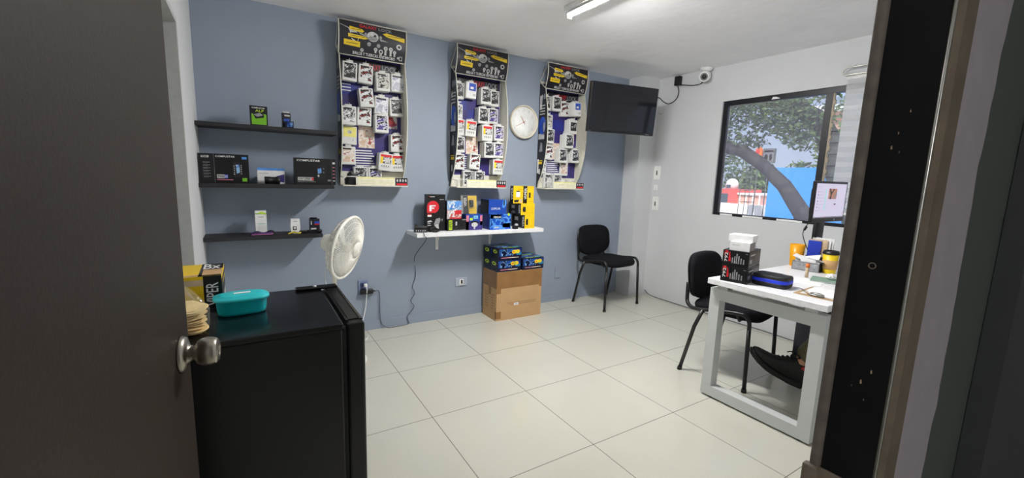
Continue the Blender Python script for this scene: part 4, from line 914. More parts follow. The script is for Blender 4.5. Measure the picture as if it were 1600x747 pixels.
def p2(t):
    b = MB(); b.rbox(-.019, .019, -.0105, -.0092, -.026, .026, .0006, 'white_plastic', 1); b.rbox(-.006, .012, -.012, -.0105, -.018, .018, .0006, 'black_plastic', 1); b.build('socket', t)
    b = MB()
    for x in (-.045, .045): b.M = Matrix.Translation((x, -.0092, 0)) @ Matrix.Rotation(PI/2, 4, 'X'); b.lathe([(.003, 0), (.003, .001)], 'steel', 10)
    b.build('screws', t)
mat('plate_bluegrey', (168, 178, 192), 0.5)
plate('wall_socket', 'wide pale wall socket left of the cardboard box', 'socket', (.842, WB, .322), 0, .118, .08, 'plate_bluegrey', p2)
def p3(t):
    b = MB()
    for z in (-.04, .04): b.M = Matrix.Translation((0, -.0092, z)) @ Matrix.Rotation(PI/2, 4, 'X'); b.lathe([(.003, 0), (.003, .001)], 'wall_grey', 10)
    b.build('screws', t)
plate('blank_plate', 'grey painted blank wall plate left of the corner chair', 'wall plate', (1.953, WB, .303), 0, .075, .117, 'wall_grey', p3)
yb = WB-.014
cable('charger_lead', [(.065, yb-.015, .332), (.10, yb, .318), (.105, yb, .2), (.112, yb, .06), (.16, yb-.012, .006), (.25, yb-.02, .005), (.345, yb, .006), (.335, yb, .07), (.395, yb, .15), (.366, yb, .205), (.402, yb, .269), (.381, yb, .328), (.410, yb, .426), (.402, yb, .585), (.408, WB-.262, .765), (.395, WB-.264, .80), (.39, WB-.25, .826), (.392, 1.262, .832)],
      .0028, 'cord_grey', 'thin dark lead hanging from the white shelf to the socket')
cable('fan_lead', [(-.012, WB-.052, .388), (-.006, WB-.06, .36), (-.004, WB-.03, .30), (-.01, WB-.02, .2), (-.045, WB-.03, .06), (-.08, WB-.1, .006), (-.03, WB-.14, .005), (-.06, 1.24, .005), (-.2, 1.16, .005), (-.26, 1.125, .006)],
      .0035, 'white_plastic', 'white lead running from the socket to the fan base')

# ------------------------------------------------------------------ pedestal fan
fan = thing('pedestal_fan', 'cream pedestal fan behind the black fridge', 'fan', (-.324, .918, 0))
b = MB(); b.lathe([(.19, 0), (.195, .012), (.18, .028), (.06, .045), (.03, .07)], 'cream_plastic', 36); b.build('base', fan)
b = MB(); b.cyl((0, 0, .06), (0, 0, .45), .018, 'cream_plastic'); b.cyl((0, 0, .44), (0, 0, .47), .025, 'cream_plastic'); b.cyl((0, 0, .46), (0, 0, .735), .0145, 'cream_plastic'); b.build('pole', fan)
b = MB(); b.tube([(-.02, .01, .74), (-.05, .02, .62), (-.045, .0, .5), (-.03, -.01, .42), (-.05, 0, .3), (-.03, 0, .1)], .0035, 'white_plastic', 6, smooth=5); b.build('cord', fan)
N = Vector((.775, -.60, -.20)).normalized()
hc = Vector((-.277, .866, .80))-Vector((-.352, .935, 0))
zx = N; xx = Vector((0, 0, 1)).cross(zx).normalized(); yx = zx.cross(xx)
HM = Matrix((xx, yx, zx)).transposed().to_4x4(); HM.translation = hc     # local z = blowing direction
def fb(): b = MB(); b.M = HM; return b
R = .198
b = fb(); b.tube([((R+.004)*math.cos(2*PI*q/48), (R+.004)*math.sin(2*PI*q/48), 0) for q in range(48)], .010, 'cream_plastic', 8, closed=True); b.build('rim', fan)
b = fb(); NR = 96
def fz(r): return .062*(1-(r/R)**2.2)
for i in range(NR):
    a = 2*PI*i/NR; tw = .55
    b.tube([(r*math.cos(a+tw*(1-r/R)), r*math.sin(a+tw*(1-r/R)), fz(r)) for r in (.048, .08, .115, .15, .178, R)], .0018, 'cream_plastic', 4)
for r in (.075, .105, .14, .17): b.tube([(r*math.cos(2*PI*q/40), r*math.sin(2*PI*q/40), fz(r)-.002) for q in range(40)], .0018, 'cream_plastic', 4, closed=True)
b.build('front_grille', fan)
b = fb(); b.lathe([(.052, .052), (.05, .064), (.04, .07), (.012, .074), (.0, .074)], 'cream_plastic', 28); bd = b.build('badge', fan)
b = fb(); b.rect(lambda u, v: (u, v, .0736), -.026, -.004, .026, .004, 'print_lightgrey'); b.build('badge_print', bd)
b = fb()
def bz(r): return -.085*(1-(r/R)**3)**.5 if r < R else 0
for i in range(60):
    a = 2*PI*i/60; b.tube([(r*math.cos(a), r*math.sin(a), bz(r)) for r in (.05, .09, .13, .165, .185, .195, R)], .0016, 'cream_plastic', 4)
for r in (.09, .14, .185): b.tube([(r*math.cos(2*PI*q/40), r*math.sin(2*PI*q/40), bz(r)) for q in range(40)], .002, 'cream_plastic', 4, closed=True)
b.build('rear_grille', fan)
for kq in range(3):
    b = fb(); vs = []; fs = []; n = 8
    for i in range(n+1):
        r = .03+.145*i/n; a0 = kq*2*PI/3+.25*i/n; wd = .35+.55*math.sin(PI*min(1, .25+.75*i/n))*.7
        for s_ in range(5):
            q = s_/4-.5; a = a0+q*wd*1.5; vs.append((r*math.cos(a), r*math.sin(a), -.012+q*.045))
    m_ = len(vs)
    for i in range(n):
        for s_ in range(4): fs.append((i*5+s_, i*5+s_+1, (i+1)*5+s_+1, (i+1)*5+s_))
    b.add(vs, fs, 'white_plastic', True); o = b.build('blade', fan)
    sm_ = o.modifiers.new('thick', 'SOLIDIFY'); sm_.thickness = .002
b = fb(); b.lathe([(.034, -.03), (.034, .015), (.028, .025), (.0, .028)], 'white_plastic', 20); b.build('hub', fan)
b = fb(); b.lathe([(.0, -.172), (.03, -.170), (.048, -.160), (.056, -.140), (.058, -.105), (.05, -.088), (.0, -.086)], 'cream_plastic', 26); mh = b.build('motor_housing', fan)
b = MB(); q = HM @ Vector((0, 0, -.13)); b.tube([(0, 0, .70), (0, 0, .735), q+Vector((0, 0, -.045))], [.022, .024, .02], 'cream_plastic', 12); b.build('neck', fan)

# ------------------------------------------------------------------ black mini fridge and what is on it
fr = thing('mini_fridge', 'black mini fridge standing beside the open brown door', 'fridge', (-.775, -.512, 0))
b = MB(); b.rbox(-.225, .205, -.226, .226, .02, .832, .006, 'fridge_black', 2, False); b.build('cabinet', fr)
b = MB(); b.rbox(-.228, .207, -.228, .228, .8325, .850, .004, 'fridge_top', 2, False); b.build('top_panel', fr)
b = MB(); b.rbox(.216, .268, -.226, .226, .03, .846, .007, 'fridge_black', 2, False); dq = b.build('door', fr)
b = MB(); b.box(.2055, .2155, -.22, .22, .04, .838, 'black_rubber'); b.build('gasket', dq)
b = MB(); b.box(.228, .256, -.19, .19, .8462, .8485, 'black_gloss'); b.box(.2585, .2660, -.2, .2, .8462, .850, 'fridge_top'); b.box(.2175, .2245, -.2, .2, .8462, .850, 'fridge_top'); b.build('door_grip', dq)
b = MB(); b.rbox(.12, .262, .185, .222, .8505, .860, .003, 'fridge_top', 1, False); b.cyl((.185, .203, .860), (.185, .203, .8625), .006, 'paper', n=12); b.build('hinge_cover', fr)
b = MB()
for x in (-.19, .17):
    for y in (-.19, .19): b.cyl((x, y, 0), (x, y, .02), .016, 'black_rubber', n=12)
b.build('feet', fr)
ZF = .8504
w, d, h = .158, .20, .104; t = thing('viper_carton', 'yellow and black VIPER carton lying on the fridge', 'box', (-.948, -.323, ZF), 0)
b = carton(w, d, h, 'box_yellow'); f, g, k = ff(w, d, h, 'front'); fr_, gr_ = face_fn(w, d, h, 'right'), face_fn(w, d, h, 'right', .0011); ft, gt = face_fn(w, d, h, 'top'), face_fn(w, d, h, 'top', .0011)
b.rect(f, .70, 0, 1, 1, 'box_black'); b.text(g, .74, .10, .94, .80, 'VIPER', 'print_white', True); b.rect(f, 0, .72, .7, .9, 'print_tan'); b.rect(f, 0, .45, .7, .46, 'print_orange')
b.rect(fr_, 0, 0, 1, .86, 'box_black'); b.rect(gr_, .2, .66, .9, .72, 'print_yellow')
for i in range(5): b.rect(gr_, .12+i*.16, .40, .22+i*.16, .56, 'print_dark'); b.rect(gr_, .12+i*.16, .50, .22+i*.16, .53, 'print_grey')
b.rect(gr_, .5, .05, .9, .3, 'print_lightgrey'); b.poly([(.62, 0), (.62, 1), (1, 1), (1, .62), (.84, .25), (.8, 0)], ft, 'box_black'); b.text(gt, .66, .55, .96, .95, 'Bx', 'print_white'); b.rect(ft, 0, .02, .8, .14, 'cardboard'); b.build('carton', t)
b = MB(); b.prism([(-.04, 0), (.04, 0), (.03, .006), (-.05, .006)], 0, .03, .079, 'cardboard'); o = b.build('open_flap', t); o.location = (0, -.06, h+.001)
t = thing('food_container', 'teal oval lidded food container on the fridge', 'food container', (-.818, -.498, ZF), .08)
def oval(rx, ry, n=40, e=3.0): return [(rx*math.copysign(abs(math.cos(2*PI*q/n))**(2/e), math.cos(2*PI*q/n)), ry*math.copysign(abs(math.sin(2*PI*q/n))**(2/e), math.sin(2*PI*q/n))) for q in range(n)]
def loft(b, rings, m, cap0=True, cap1=True, smooth=True):
    n = len(rings[0]); vs = [p for r in rings for p in r]; fs = []
    for i in range(len(rings)-1):
        for q in range(n): fs.append((i*n+q, i*n+(q+1) % n, (i+1)*n+(q+1) % n, (i+1)*n+q))
    if cap0: fs.append(tuple(range(n))[::-1])
    if cap1: fs.append(tuple((len(rings)-1)*n+q for q in range(n)))
    b.add(vs, fs, m, smooth)
def orings(spec): return [[(x, y, z) for x, y in oval(rx, ry)] for rx, ry, z in spec]
b = MB(); loft(b, orings([(.056, .036, 0), (.062, .041, .003), (.064, .043, .012), (.067, .0455, .045), (.068, .0465, .0465), (.068, .0465, .0475), (.0675, .046, .050)]), 'teal_plastic'); b.build('tub', t)
b = MB(); loft(b, orings([(.0715, .050, .0445), (.0735, .052, .0455), (.0735, .052, .0515), (.0700, .049, .0545), (.060, .040, .0555), (.058, .038, .0585), (.050, .032, .060), (.0, .0, .060)]), 'teal_lid'); ld = b.build('lid', t)
b = MB(); b.rect(lambda u, v: (u, v, .0606), -.020, -.006, .024, .010, 'paper'); b.build('sticker', ld)
t = thing('tostada_bag', 'clear bag of golden tostadas on the fridge beside the knob', 'food bag', (-.945, -.640, ZF), .3)
b = MB(); rr = random.Random(8)
for i in range(12):                 # thin crisp rounds lying on one another, edges uneven
    n = 24; z = .005+i*.0062
    b.M = Matrix.Translation((.007*math.sin(i*2.1), .006*math.cos(i*1.7), z)) @ Matrix.Rotation(.05*math.sin(i*1.9)+.004*i, 4, 'X') @ Matrix.Rotation(.05*math.cos(i*2.3)+.006*i, 4, 'Y') @ Matrix.Rotation(i*.9, 4, 'Z')
    ring = lambda r, dz: [(r*(1+.05*math.sin(3*a+i))*math.cos(a), r*math.sin(a), dz+.0035*math.sin(2*a+i*1.3)*r/.05) for a in [2*PI*q/n for q in range(n)]]
    loft(b, [ring(.015, 0), ring(.044, .0005), ring(.046, .0013), ring(.043, .0026), ring(.015, .0022)], 'tortilla')
b.build('tostadas', t)
bm = bmesh.new(); bmesh.ops.create_icosphere(bm, subdivisions=5, radius=1)
for v in bm.verts:                  # loose creased bag, gathered towards the top
    c = v.co.copy(); a = math.atan2(c.y, c.x); k = 1+.05*math.sin(5*a+2*c.z)+.03*math.sin(11*a-5*c.z); r = (max(0, 1-abs(c.z)**3.5))**.42
    g = 1-.55*max(0, (c.z-.35)/.65); zz = .046+c.z*.046 if c.z < .35 else .062+(c.z-.35)*.085*(1+.25*math.sin(4*a))
    v.co = Vector((math.cos(a)*.056*r*k*g, math.sin(a)*.056*r*k*g, max(.0015, zz)))
b = MB(); b.bm(bm, 'clear_film', True); b.build('film', t)

# ------------------------------------------------------------------ visitor chairs
def sup(a, c, e, n=36): return [(a*math.copysign(abs(math.cos(2*PI*q/n))**(2/e), math.cos(2*PI*q/n)), c*math.copysign(abs(math.sin(2*PI*q/n))**(2/e), math.sin(2*PI*q/n))) for q in range(n)]
def pad(b, outline, t, fn, m, layers=((.90, 0), (.98, .12), (1, .35), (1, .6), (.97, .82), (.90, .95), (.6, 1), (0.02, 1.02))):
    loft(b, [[fn(x*s_, y*s_, t*q) for x, y in outline] for s_, q in layers], m)
def make_chair():
    t = thing('visitor_chair', 'x', 'chair')
    seat_fn = lambda x, y, z: (x, y-.005, .435+z-(.22*max(0, -y-.12)**2*9 if y < -.12 else 0))
    b = MB(); pad(b, sup(.232, .215, 4.2), .058, seat_fn, 'black_fabric'); b.build('seat', t, True)
    ol = [(x, z*(1 if z > 0 else 1-.25*(abs(x)/.238)**2)) for x, z in sup(.238, .163, 3.4)]
    b = MB(); pad(b, ol, .042, lambda x, z, y: (x*(1+.10*z), .215+.12*z-.45*x*x-y+.03, .64+z), 'black_fabric'); b.build('backrest', t, True)
    b = MB(); pad(b, [(x*.985, z*.985) for x, z in ol], .012, lambda x, z, y: (x*(1+.10*z), .215+.12*z-.45*x*x+.0305+.002+y, .64+z), 'black_plastic', ((1, 0), (1, .5), (.9, 1), (.02, 1.05))); b.build('back_shell', t, True)
    for s_ in (-1, 1):
        b = MB(); b.tube([(s_*.262, -.205, .0), (s_*.250, -.190, .40)], .0125, 'chair_metal', 12); lg = b.build('leg', t)
        MB().cyl((s_*.262, -.205, 0), (s_*.2614, -.2043, .022), .0155, 'black_rubber', n=12).build('foot', lg)
        b = MB(); b.tube([(s_*.25, .10, .455), (s_*.256, .145, .33), (s_*.268, .215, 0)], .0125, 'chair_metal', 12); lg = b.build('leg', t)
        MB().cyl((s_*.268, .215, 0), (s_*.2668, .2108, .022), .0155, 'black_rubber', n=12).build('foot', lg)
        b = MB(); b.tube([(s_*.250, -.190, .40), (s_*.2485, -.186, .445), (s_*.247, -.165, .478), (s_*.246, -.13, .486), (s_*.246, .0, .472), (s_*.246, .12, .452), (s_*.235, .19, .452), (s_*.205, .232, .475), (s_*.19, .243, .53), (s_*.175, .252, .60)], .0125, 'chair_metal', 12, smooth=4); b.build('side_frame', t)
    b = MB()
    for y in (-.11, .12): b.tube([(-.246, y, .455 if y > 0 else .480), (-.20, y, .428), (.20, y, .428), (.246, y, .455 if y > 0 else .480)], .0095, 'chair_metal', 10)
    b.build('cross_bar', t)
    return t
ch = make_chair(); put(ch, (2.385, 1.165, 0), math.radians(6)); ch['label'] = 'black fabric visitor chair in the corner under the television'; ch['group'] = 'black visitor chairs'
c2 = clone(ch, (2.015, -.418, 0), math.radians(10)); c2['label'] = 'black fabric visitor chair pushed up behind the white desk'

# ------------------------------------------------------------------ desk
ZD = .738
dk = thing('desk', 'white topped office desk on square silver frame legs', 'desk', (2.27, -.845, 0))
X = lambda x: x-2.27
Y = lambda y: y+.845
b = MB(); b.rbox(X(1.50), X(3.03), Y(-1.155), Y(-.535), ZD-.034, ZD, .003, 'white_lam', 1, False); b.build('top', dk)
def desk_leg(x0, x1):
    b = MB(); y0, y1, zt = -1.14, -.535, .675; t_ = .062
    b.box(X(x0), X(x1), Y(y0), Y(y0+t_), .012, zt, 'desk_silver'); b.box(X(x0), X(x1), Y(y1-t_), Y(y1), .012, zt, 'desk_silver')
    b.box(X(x0), X(x1), Y(y0+t_), Y(y1-t_), zt-t_-.004, zt, 'desk_silver'); b.box(X(x0), X(x1), Y(y0+t_), Y(y1-t_), .012, .012+t_, 'desk_silver')
    lg = b.build('leg', dk)
    b = MB()
    for y in (y0+.07, y1-.07): b.box(X(x0+.004), X(x1-.004), Y(y-.030), Y(y+.030), zt, ZD-.034, 'desk_silver')
    b.build('spacer', lg)
    b = MB()
    for y in (y0+.05, y1-.05): b.cyl((X((x0+x1)/2), Y(y), 0), (X((x0+x1)/2), Y(y), .012), .018, 'black_rubber', n=14)
    b.build('foot', lg)
desk_leg(1.54, 1.60); desk_leg(2.94, 3.0)
b = MB(); b.box(X(1.60), X(2.94), Y(-.88), Y(-.82), .635, .675, 'desk_silver'); b.build('beam', dk)
cable('hanging_wire', [(1.615, -.93, ZD-.038), (1.61, -.935, .69), (1.612, -.925, .65), (1.62, -.93, .63)], .002, 'black_rubber', 'short dark wire hanging under the near end of the desk')
# things on the desk
w, d, h = .137, .22, .0895
bang = math.atan2(-.659+.54, 1.672-1.60)
def p_box(z, lb):
    b = carton(w, d, h, 'box_black'); f, g, k = ff(w, d, h, 'front'); fr2 = face_fn(w, d, h, 'right'); gr2 = face_fn(w, d, h, 'right', .0011)
    b.text(f, .08, .25, .2, .85, '792', 'print_white', True); b.rect(f, .06, .62, .075, .95, 'print_red'); b.poly([(.23, .3), (.32, .3), (.32, .42), (.27, .9), (.24, .9)], f, 'print_red'); b.disc(f, .15, .9, .06, .09, 'print_red')
    for i, (u, hh) in enumerate(((.36, .35), (.45, .45), (.52, .62), (.60, .5), (.69, .36), (.79, .30))): b.rect(f, u, .2, u+.045, .2+hh, 'print_grey')
    b.rect(f, .85, .85, .95, .88, 'print_grey'); b.rect(fr2, .12, .72, .5, .8, 'print_lightgrey'); b.rect(fr2, .55, .2, .95, .8, 'print_dark'); b.rect(fr2, .08, .25, .28, .5, 'print_grey'); b.rect(gr2, .02, .08, .98, .1, 'print_grey')
    return b.build('product_box')
cx_, cy_ = 1.629, -.6485
pa = math.radians(-76.9)
tag(put(p_box(0, ''), (cx_, cy_, ZD+.0004), pa), 'lower black 792 box standing on the desk corner', 'box', 'black 792 boxes')
o = p_box(0, ''); tag(put(o, (cx_+.003, cy_+.002, ZD+.0903), pa+.02), 'upper black 792 box holding up the white cartons', 'box', 'black 792 boxes')
ZT = ZD+.0903+.0899
b = carton(.105, .085, .048, 'box_white'); f, g, k = ff(.105, .085, .048, 'front'); b.rect(face_fn(.105, .085, .048, 'right'), 0, 0, 1, 1, 'box_grey'); b.rect(f, .12, .62, .5, .68, 'print_lightgrey')
tag(put(b.build('white_carton'), (cx_-.045, cy_-.022, ZT), pa-.02), 'white carton with grey end on the black boxes, nearest the room', 'box', 'small white cartons')
b = carton(.08, .075, .048, 'box_white'); f, g, k = ff(.08, .075, .048, 'front'); b.rect(face_fn(.08, .075, .048, 'right'), .3, .4, .7, .46, 'print_grey')
tag(put(b.build('white_carton'), (cx_+.058, cy_+.010, ZT), pa), 'white carton behind the grey ended one on the black boxes', 'box', 'small white cartons')
b = carton(.125, .11, .036, 'box_white'); tag(put(b.build('white_carton'), (cx_-.005, cy_+.0, ZT+.0484), pa+.05), 'flat white carton lying on top of the whole stack', 'box', 'small white cartons')
# zip case
t = thing('zip_case', 'black hard zip case with bright blue band on the desk', 'case', (1.668, -.812, ZD+.0004), math.radians(-84))
co = sup(.090, .064, 5.0, 44)
b = MB(); loft(b, [[(x*s_, y*s_, z) for x, y in co] for s_, z in ((.93, 0), (.98, .004), (1, .014), (1, .024))], 'case_black'); b.build('base', t, True)
b = MB(); loft(b, [[(x*s_, y*s_, z) for x, y in co] for s_, z in ((1.0, .0242), (1.012, .027), (1.012, .040), (1.0, .043))], 'case_blue'); b.build('zip_band', t, True)
b = MB(); loft(b, [[(x*s_, y*s_, z) for x, y in co] for s_, z in ((1, .0432), (1, .052), (.97, .060), (.92, .0635), (.86, .064), (.02, .0645))], 'case_black'); lb_ = b.build('lid', t, True)
b = MB(); b.rect(lambda u, v: (u, v, .0652), .035, .032, .080, .044, 'print_lightgrey'); b.build('logo_print', lb_)
# beakers, cards, papers
def tumbler(name, loc, r0, r1, h, m, label, extra=None):
    t = thing(name, label, 'cup', loc); b = MB(); b.lathe([(r0*.96, 0), (r0, .003), (r1, h), (r1-.002, h), (r0-.003, .006), (.001, .005)], m, 32); b.build('cup', t)
    return t
tumbler('plastic_tumbler', (2.44, -.575, ZD+.0004), .036, .046, .150, 'cup_orange', 'tall plain orange plastic tumbler on the desk')
t = tumbler('paper_cup', (2.385, -.80, ZD+.0004), .034, .044, .128, 'cup_yellow', 'yellow paper cup with tan sleeve and black lid')
b = MB(); b.lathe([(.0375, .028), (.0385, .028), (.0435, .086), (.0425, .086)], 'cup_sleeve', 32, cap=False); b.build('sleeve', t)
b = MB(); b.lathe([(.0455, .124), (.047, .126), (.047, .134), (.043, .138), (.042, .146), (.038, .147), (.037, .141), (.0, .141)], 'black_plastic', 32); b.build('lid', t)
t = thing('card_holder', 'grey card box full of loose white cards on the desk', 'card holder', (2.345, -.690, ZD+.0004), math.radians(-84))
b = MB(); w, d, h = .155, .08, .058; b.box(-w/2, w/2, -d/2, -d/2+.003, 0, h, 'box_grey'); b.box(-w/2, w/2, d/2-.003, d/2, 0, h, 'box_grey'); b.box(-w/2, -w/2+.003, -d/2+.003, d/2-.003, 0, h, 'box_grey'); b.box(w/2-.003, w/2, -d/2+.003, d/2-.003, 0, h, 'print_dark'); b.box(-w/2+.003, w/2-.003, -d/2+.003, d/2-.003, 0, .003, 'box_grey')
f = face_fn(w, d, h, 'front'); b.rect(f, .04, .1, .96, .9, 'print_grey'); b.build('tray', t)
b = MB(); rr = random.Random(5)
for i in range(11):
    b.M = Matrix.Translation((rr.uniform(-.03, .03), -.028+i*.0055, .042)) @ Matrix.Rotation(rr.uniform(-.12, .12), 4, 'Y') @ Matrix.Rotation(rr.uniform(-.12, .05), 4, 'X'); b.box(-.043, .043, -.0004, .0004, -.035, .026+rr.uniform(0, .02), 'paper')
for (x, y, z, a, c) in ((-.04, 0, .078, .35, .2), (.02, .005, .085, -.25, .5), (.05, -.01, .072, .15, -.4)):
    b.M = Matrix.Translation((x, y, z)) @ Matrix.Rotation(a, 4, 'Y') @ Matrix.Rotation(c, 4, 'X'); b.box(-.045, .045, -.028, .028, 0, .0012, 'paper')
o = b.build('cards', t); o['kind'] = 'stuff'
t = thing('document_stand', 'upright blue folder and papers in a stand before the monitor', 'document stand', (2.455, -.705, ZD+.0004), math.radians(-82))
b = MB(); w, d = .13, .09; b.box(-w/2, w/2, -d/2, d/2, 0, .004, 'black_plastic')
for y in (-d/2, d/2-.003): b.box(-w/2, w/2, y, y+.003, .004, .09, 'black_plastic')
b.build('stand', t)
b = MB(); b.M = Matrix.Rotation(-.06, 4, 'X'); b.box(-.062, .012, -.042, -.034, .008, .190, 'blue_folder'); b.build('folder', t)
b = MB()
for i, (a, hh, x) in enumerate(((-.02, .2, .0), (.03, .205, .008), (.09, .2, .012), (.14, .19, .0), (.03, .21, .02), (-.06, .215, .012))):
    b.M = Matrix.Translation((x-.005, -.026+i*.011, .006)) @ Matrix.Rotation(a*.9, 4, 'Y') @ Matrix.Rotation(-.03+.015*i, 4, 'X'); b.box(-.050, .052, -.0015, .0015, .004, hh-.004-.006*(i % 2), 'paper' if i % 3 else 'print_tan')
b.build('papers', t)
t = thing('clipboard', 'brown clipboard with white papers on the near desk edge', 'clipboard', (1.715, -1.045, ZD+.0004), math.radians(-86))
b = MB(); b.rbox(-.10, .105, -.11, .14, 0, .003, .001, 'clipboard_brown', 1, False); b.build('board', t)
b = MB(); b.M = Matrix.Rotation(.04, 4, 'Z')
for i in range(3): b.box(-.08+.004*i, .092+.003*i, -.082+.004*i, .13, .0034+.0012*i, .0044+.0012*i, 'paper')
b.build('papers', t)
b = MB(); b.rbox(-.03, .03, -.105, -.075, .0072, .013, .002, 'steel', 1); b.tube([(-.03, -.085, .014), (-.012, -.095, .022), (.012, -.095, .022), (.03, -.085, .014)], .003, 'steel', 8, smooth=4); b.build('clip', t)
b = MB(); b.tube([(.012*math.cos(2*PI*q/20), .012*math.sin(2*PI*q/20), .0015) for q in range(20)], .0013, 'steel', 6, closed=True); b.rbox(.012, .055, -.005, .004, 0, .003, .001, 'satin_nickel', 1); b.rbox(-.05, -.012, .0, .010, 0, .003, .001, 'clipboard_brown', 1)
tag(put(b.build('key_ring'), (1.66, -.985, ZD+.0095), .8), 'small bunch of keys lying by the clipboard clip', 'keys')
b = MB(); b.box(-.105, .105, -.075, .075, 0, .0012, 'paper'); tag(put(b.build('paper_sheet'), (1.97, -.86, ZD+.0004), .25), 'white sheet lying flat beyond the zip case', 'paper')
t = thing('notebook', 'thin green covered notebook on the desk near the cups', 'notebook', (2.10, -.93, ZD+.0004), math.radians(-72))
mat('cover_green', (128, 160, 140), 0.5)
b = MB(); b.box(-.10, .10, -.07, .07, 0, .0015, 'cover_green'); b.box(-.10, .10, -.07, .07, .008, .0095, 'cover_green'); b.build('cover', t); b = MB(); b.box(-.097, .097, -.067, .067, .0016, .0079, 'paper'); b.build('pages', t)
tag(crumple('tissue', (2.13, -.915, ZD+.0105), .038, 'paper', 21, sc=(1.2, .9, .55), jag=.4), 'crumpled white tissue lying on the notebook', 'tissue')
t = thing('glue_stick', 'slim pale stick with orange cap standing on the desk', 'glue', (2.09, -.80, ZD+.0004))
b = MB(); b.cyl((0, 0, 0), (0, 0, .062), .009, 'print_tan'); b.build('body', t); b = MB(); b.cyl((0, 0, .0622), (0, 0, .085), .0105, 'print_orange'); b.build('cap', t)
# monitor
mo = thing('monitor', 'computer monitor with pale screen at the window wall end of the desk', 'monitor', (2.60, -.655, ZD+.0004))
z0, z1, xw = .312, .588, .236
b = MB(); b.rbox(-xw, xw, -.014, .006, z0, z1, .004, 'black_plastic', 2, False); b.rbox(-.16, .16, .006, .045, z0+.05, z1-.05, .01, 'black_plastic'); hs = b.build('housing', mo)
b = MB(); f = lambda u, v: (-xw+.016+u*(2*xw-.032), -.0146, z0+.030+v*(z1-z0-.046)); g = lambda u, v: (f(u, v)[0], -.0149, f(u, v)[2]); k = lambda u, v: (f(u, v)[0], -.0152, f(u, v)[2])
b.rect(f, 0, 0, 1, 1, 'screen_white'); b.rect(g, .30, .22, .33, .84, 'screen_teal'); b.rect(g, .40, .55, .68, .86, 'screen_tan'); b.poly([(.42, .86), (.47, .66), (.44, .55), (.5, .55), (.51, .7), (.6, .86), (.56, .86), (.5, .76), (.45, .86)], k, 'screen_dark'); b.poly([(.62, .55), (.68, .7), (.68, .8), (.58, .55)], k, 'screen_grey')
for i in range(7): b.disc(g, .07, .76-i*.09, .012, .02, 'screen_red' if i == 0 else 'screen_dark' if i % 2 else 'screen_grey'); b.rect(g, .10, .755-i*.09, .22+.03*((i*5) % 3), .762-i*.09, 'screen_grey')
b.rect(g, .06, .9, .12, .91, 'screen_grey'); b.rect(g, .38, .94, .6, .945, 'screen_grey'); b.rect(g, .34, .40, .72, .403, 'screen_grey'); b.rect(g, .34, .26, .72, .263, 'screen_grey'); b.rect(g, .62, .38, .68, .42, 'screen_dark'); b.rect(g, .0, .0, 1, .035, 'screen_grey')
b.disc(k, .36, .018, .012, .014, 'screen_red')
b.build('screen', hs)
b = MB(); b.disc(lambda u, v: (u, -.0148, v), .09, z0+.015, .007, .007, 'print_lightgrey'); b.build('badge', hs)
b = MB(); b.rbox(-.055, .055, .0225, .05, .012, z0+.06, .006, 'black_plastic'); b.build('neck', mo)
b = MB(); loft(b, [[(x*s_, y*s_+.02, z) for x, y in sup(.09, .085, 3.5)] for s_, z in ((1, 0), (1, .008), (.95, .012), (.02, .013))], 'black_plastic'); b.build('base', mo, True)
MO = Vector((2.60, -.655, ZD+.0004)); b = MB()
b.tube([Vector(p)-MO for p in ((2.40, -.645, 1.055), (2.397, -.62, 1.00), (2.40, -.618, .95), (2.47, -.63, .85), (2.53, -.64, .78), (2.57, -.62, .757))], .0028, 'black_rubber', 8, smooth=6)
b.tube([Vector(p)-MO for p in ((2.3975, -.632, 1.022), (2.397, -.62, .995))], .008, 'black_plastic', 8); b.build('cable', mo)
# tower computer under the desk
t = thing('tower_computer', 'dark tower computer standing on the floor under the desk', 'computer', (2.62, -.79, 0), 0)
mat('tower_dark', (44, 46, 54), 0.45)
b = MB(); b.rbox(-.095, .095, -.20, .20, .012, .42, .006, 'tower_dark', 2, False); b.build('case', t)
b = MB(); b.rbox(-.093, .093, -.215, -.2005, .014, .418, .006, 'black_plastic', 2, False); fp = b.build('front_panel', t)
b = MB(); b.box(-.07, .07, -.2165, -.2152, .33, .37, 'tower_dark'); b.M = Matrix.Translation((.06, -.2152, .29)) @ Matrix.Rotation(PI/2, 4, 'X'); b.lathe([(.01, 0), (.01, .002)], 'steel', 14); b.build('drive_and_button', fp)
b = MB()
for x in (-.07, .07):
    for y in (-.17, .17): b.cyl((x, y, 0), (x, y, .0118), .014, 'black_rubber', n=12)
b.build('feet', t)

# ------------------------------------------------------------------ television, camera and fittings near the corner
tv = thing('television', 'black flat television on a wall arm in the corner', 'television', (2.215, .932, 1.932), math.atan2(-.135, .70)); tv.rotation_euler.x = math.radians(5)
tw, th = .362, .217
b = MB(); b.rbox(-tw, tw, -.012, .030, -th, th, .004, 'black_gloss', 2, False); b.rbox(-.24, .24, .030, .062, -.17, .12, .012, 'black_plastic'); hs = b.build('housing', tv)
b = MB(); b.rect(lambda u, v: (u, -.0124, v), -tw+.009, -th+.022, tw-.009, th-.009, 'screen_black'); b.rect(lambda u, v: (u, -.0124, v), -.03+.3, -th+.007, .01+.3, -th+.012, 'print_grey'); b.rect(lambda u, v: (u, -.0124, v), -tw+.015, -th+.006, -tw+.03, -th+.012, 'box_grey'); b.build('screen', hs)
arm = thing('tv_wall_arm', 'dark jointed wall arm behind the television', 'wall bracket', (2.90, YC, 1.93))
b = MB(); b.rbox(-.04, .04, -.006, -.0005, -.11, .11, .002, 'black_plastic', 1); b.build('wall_plate', arm)
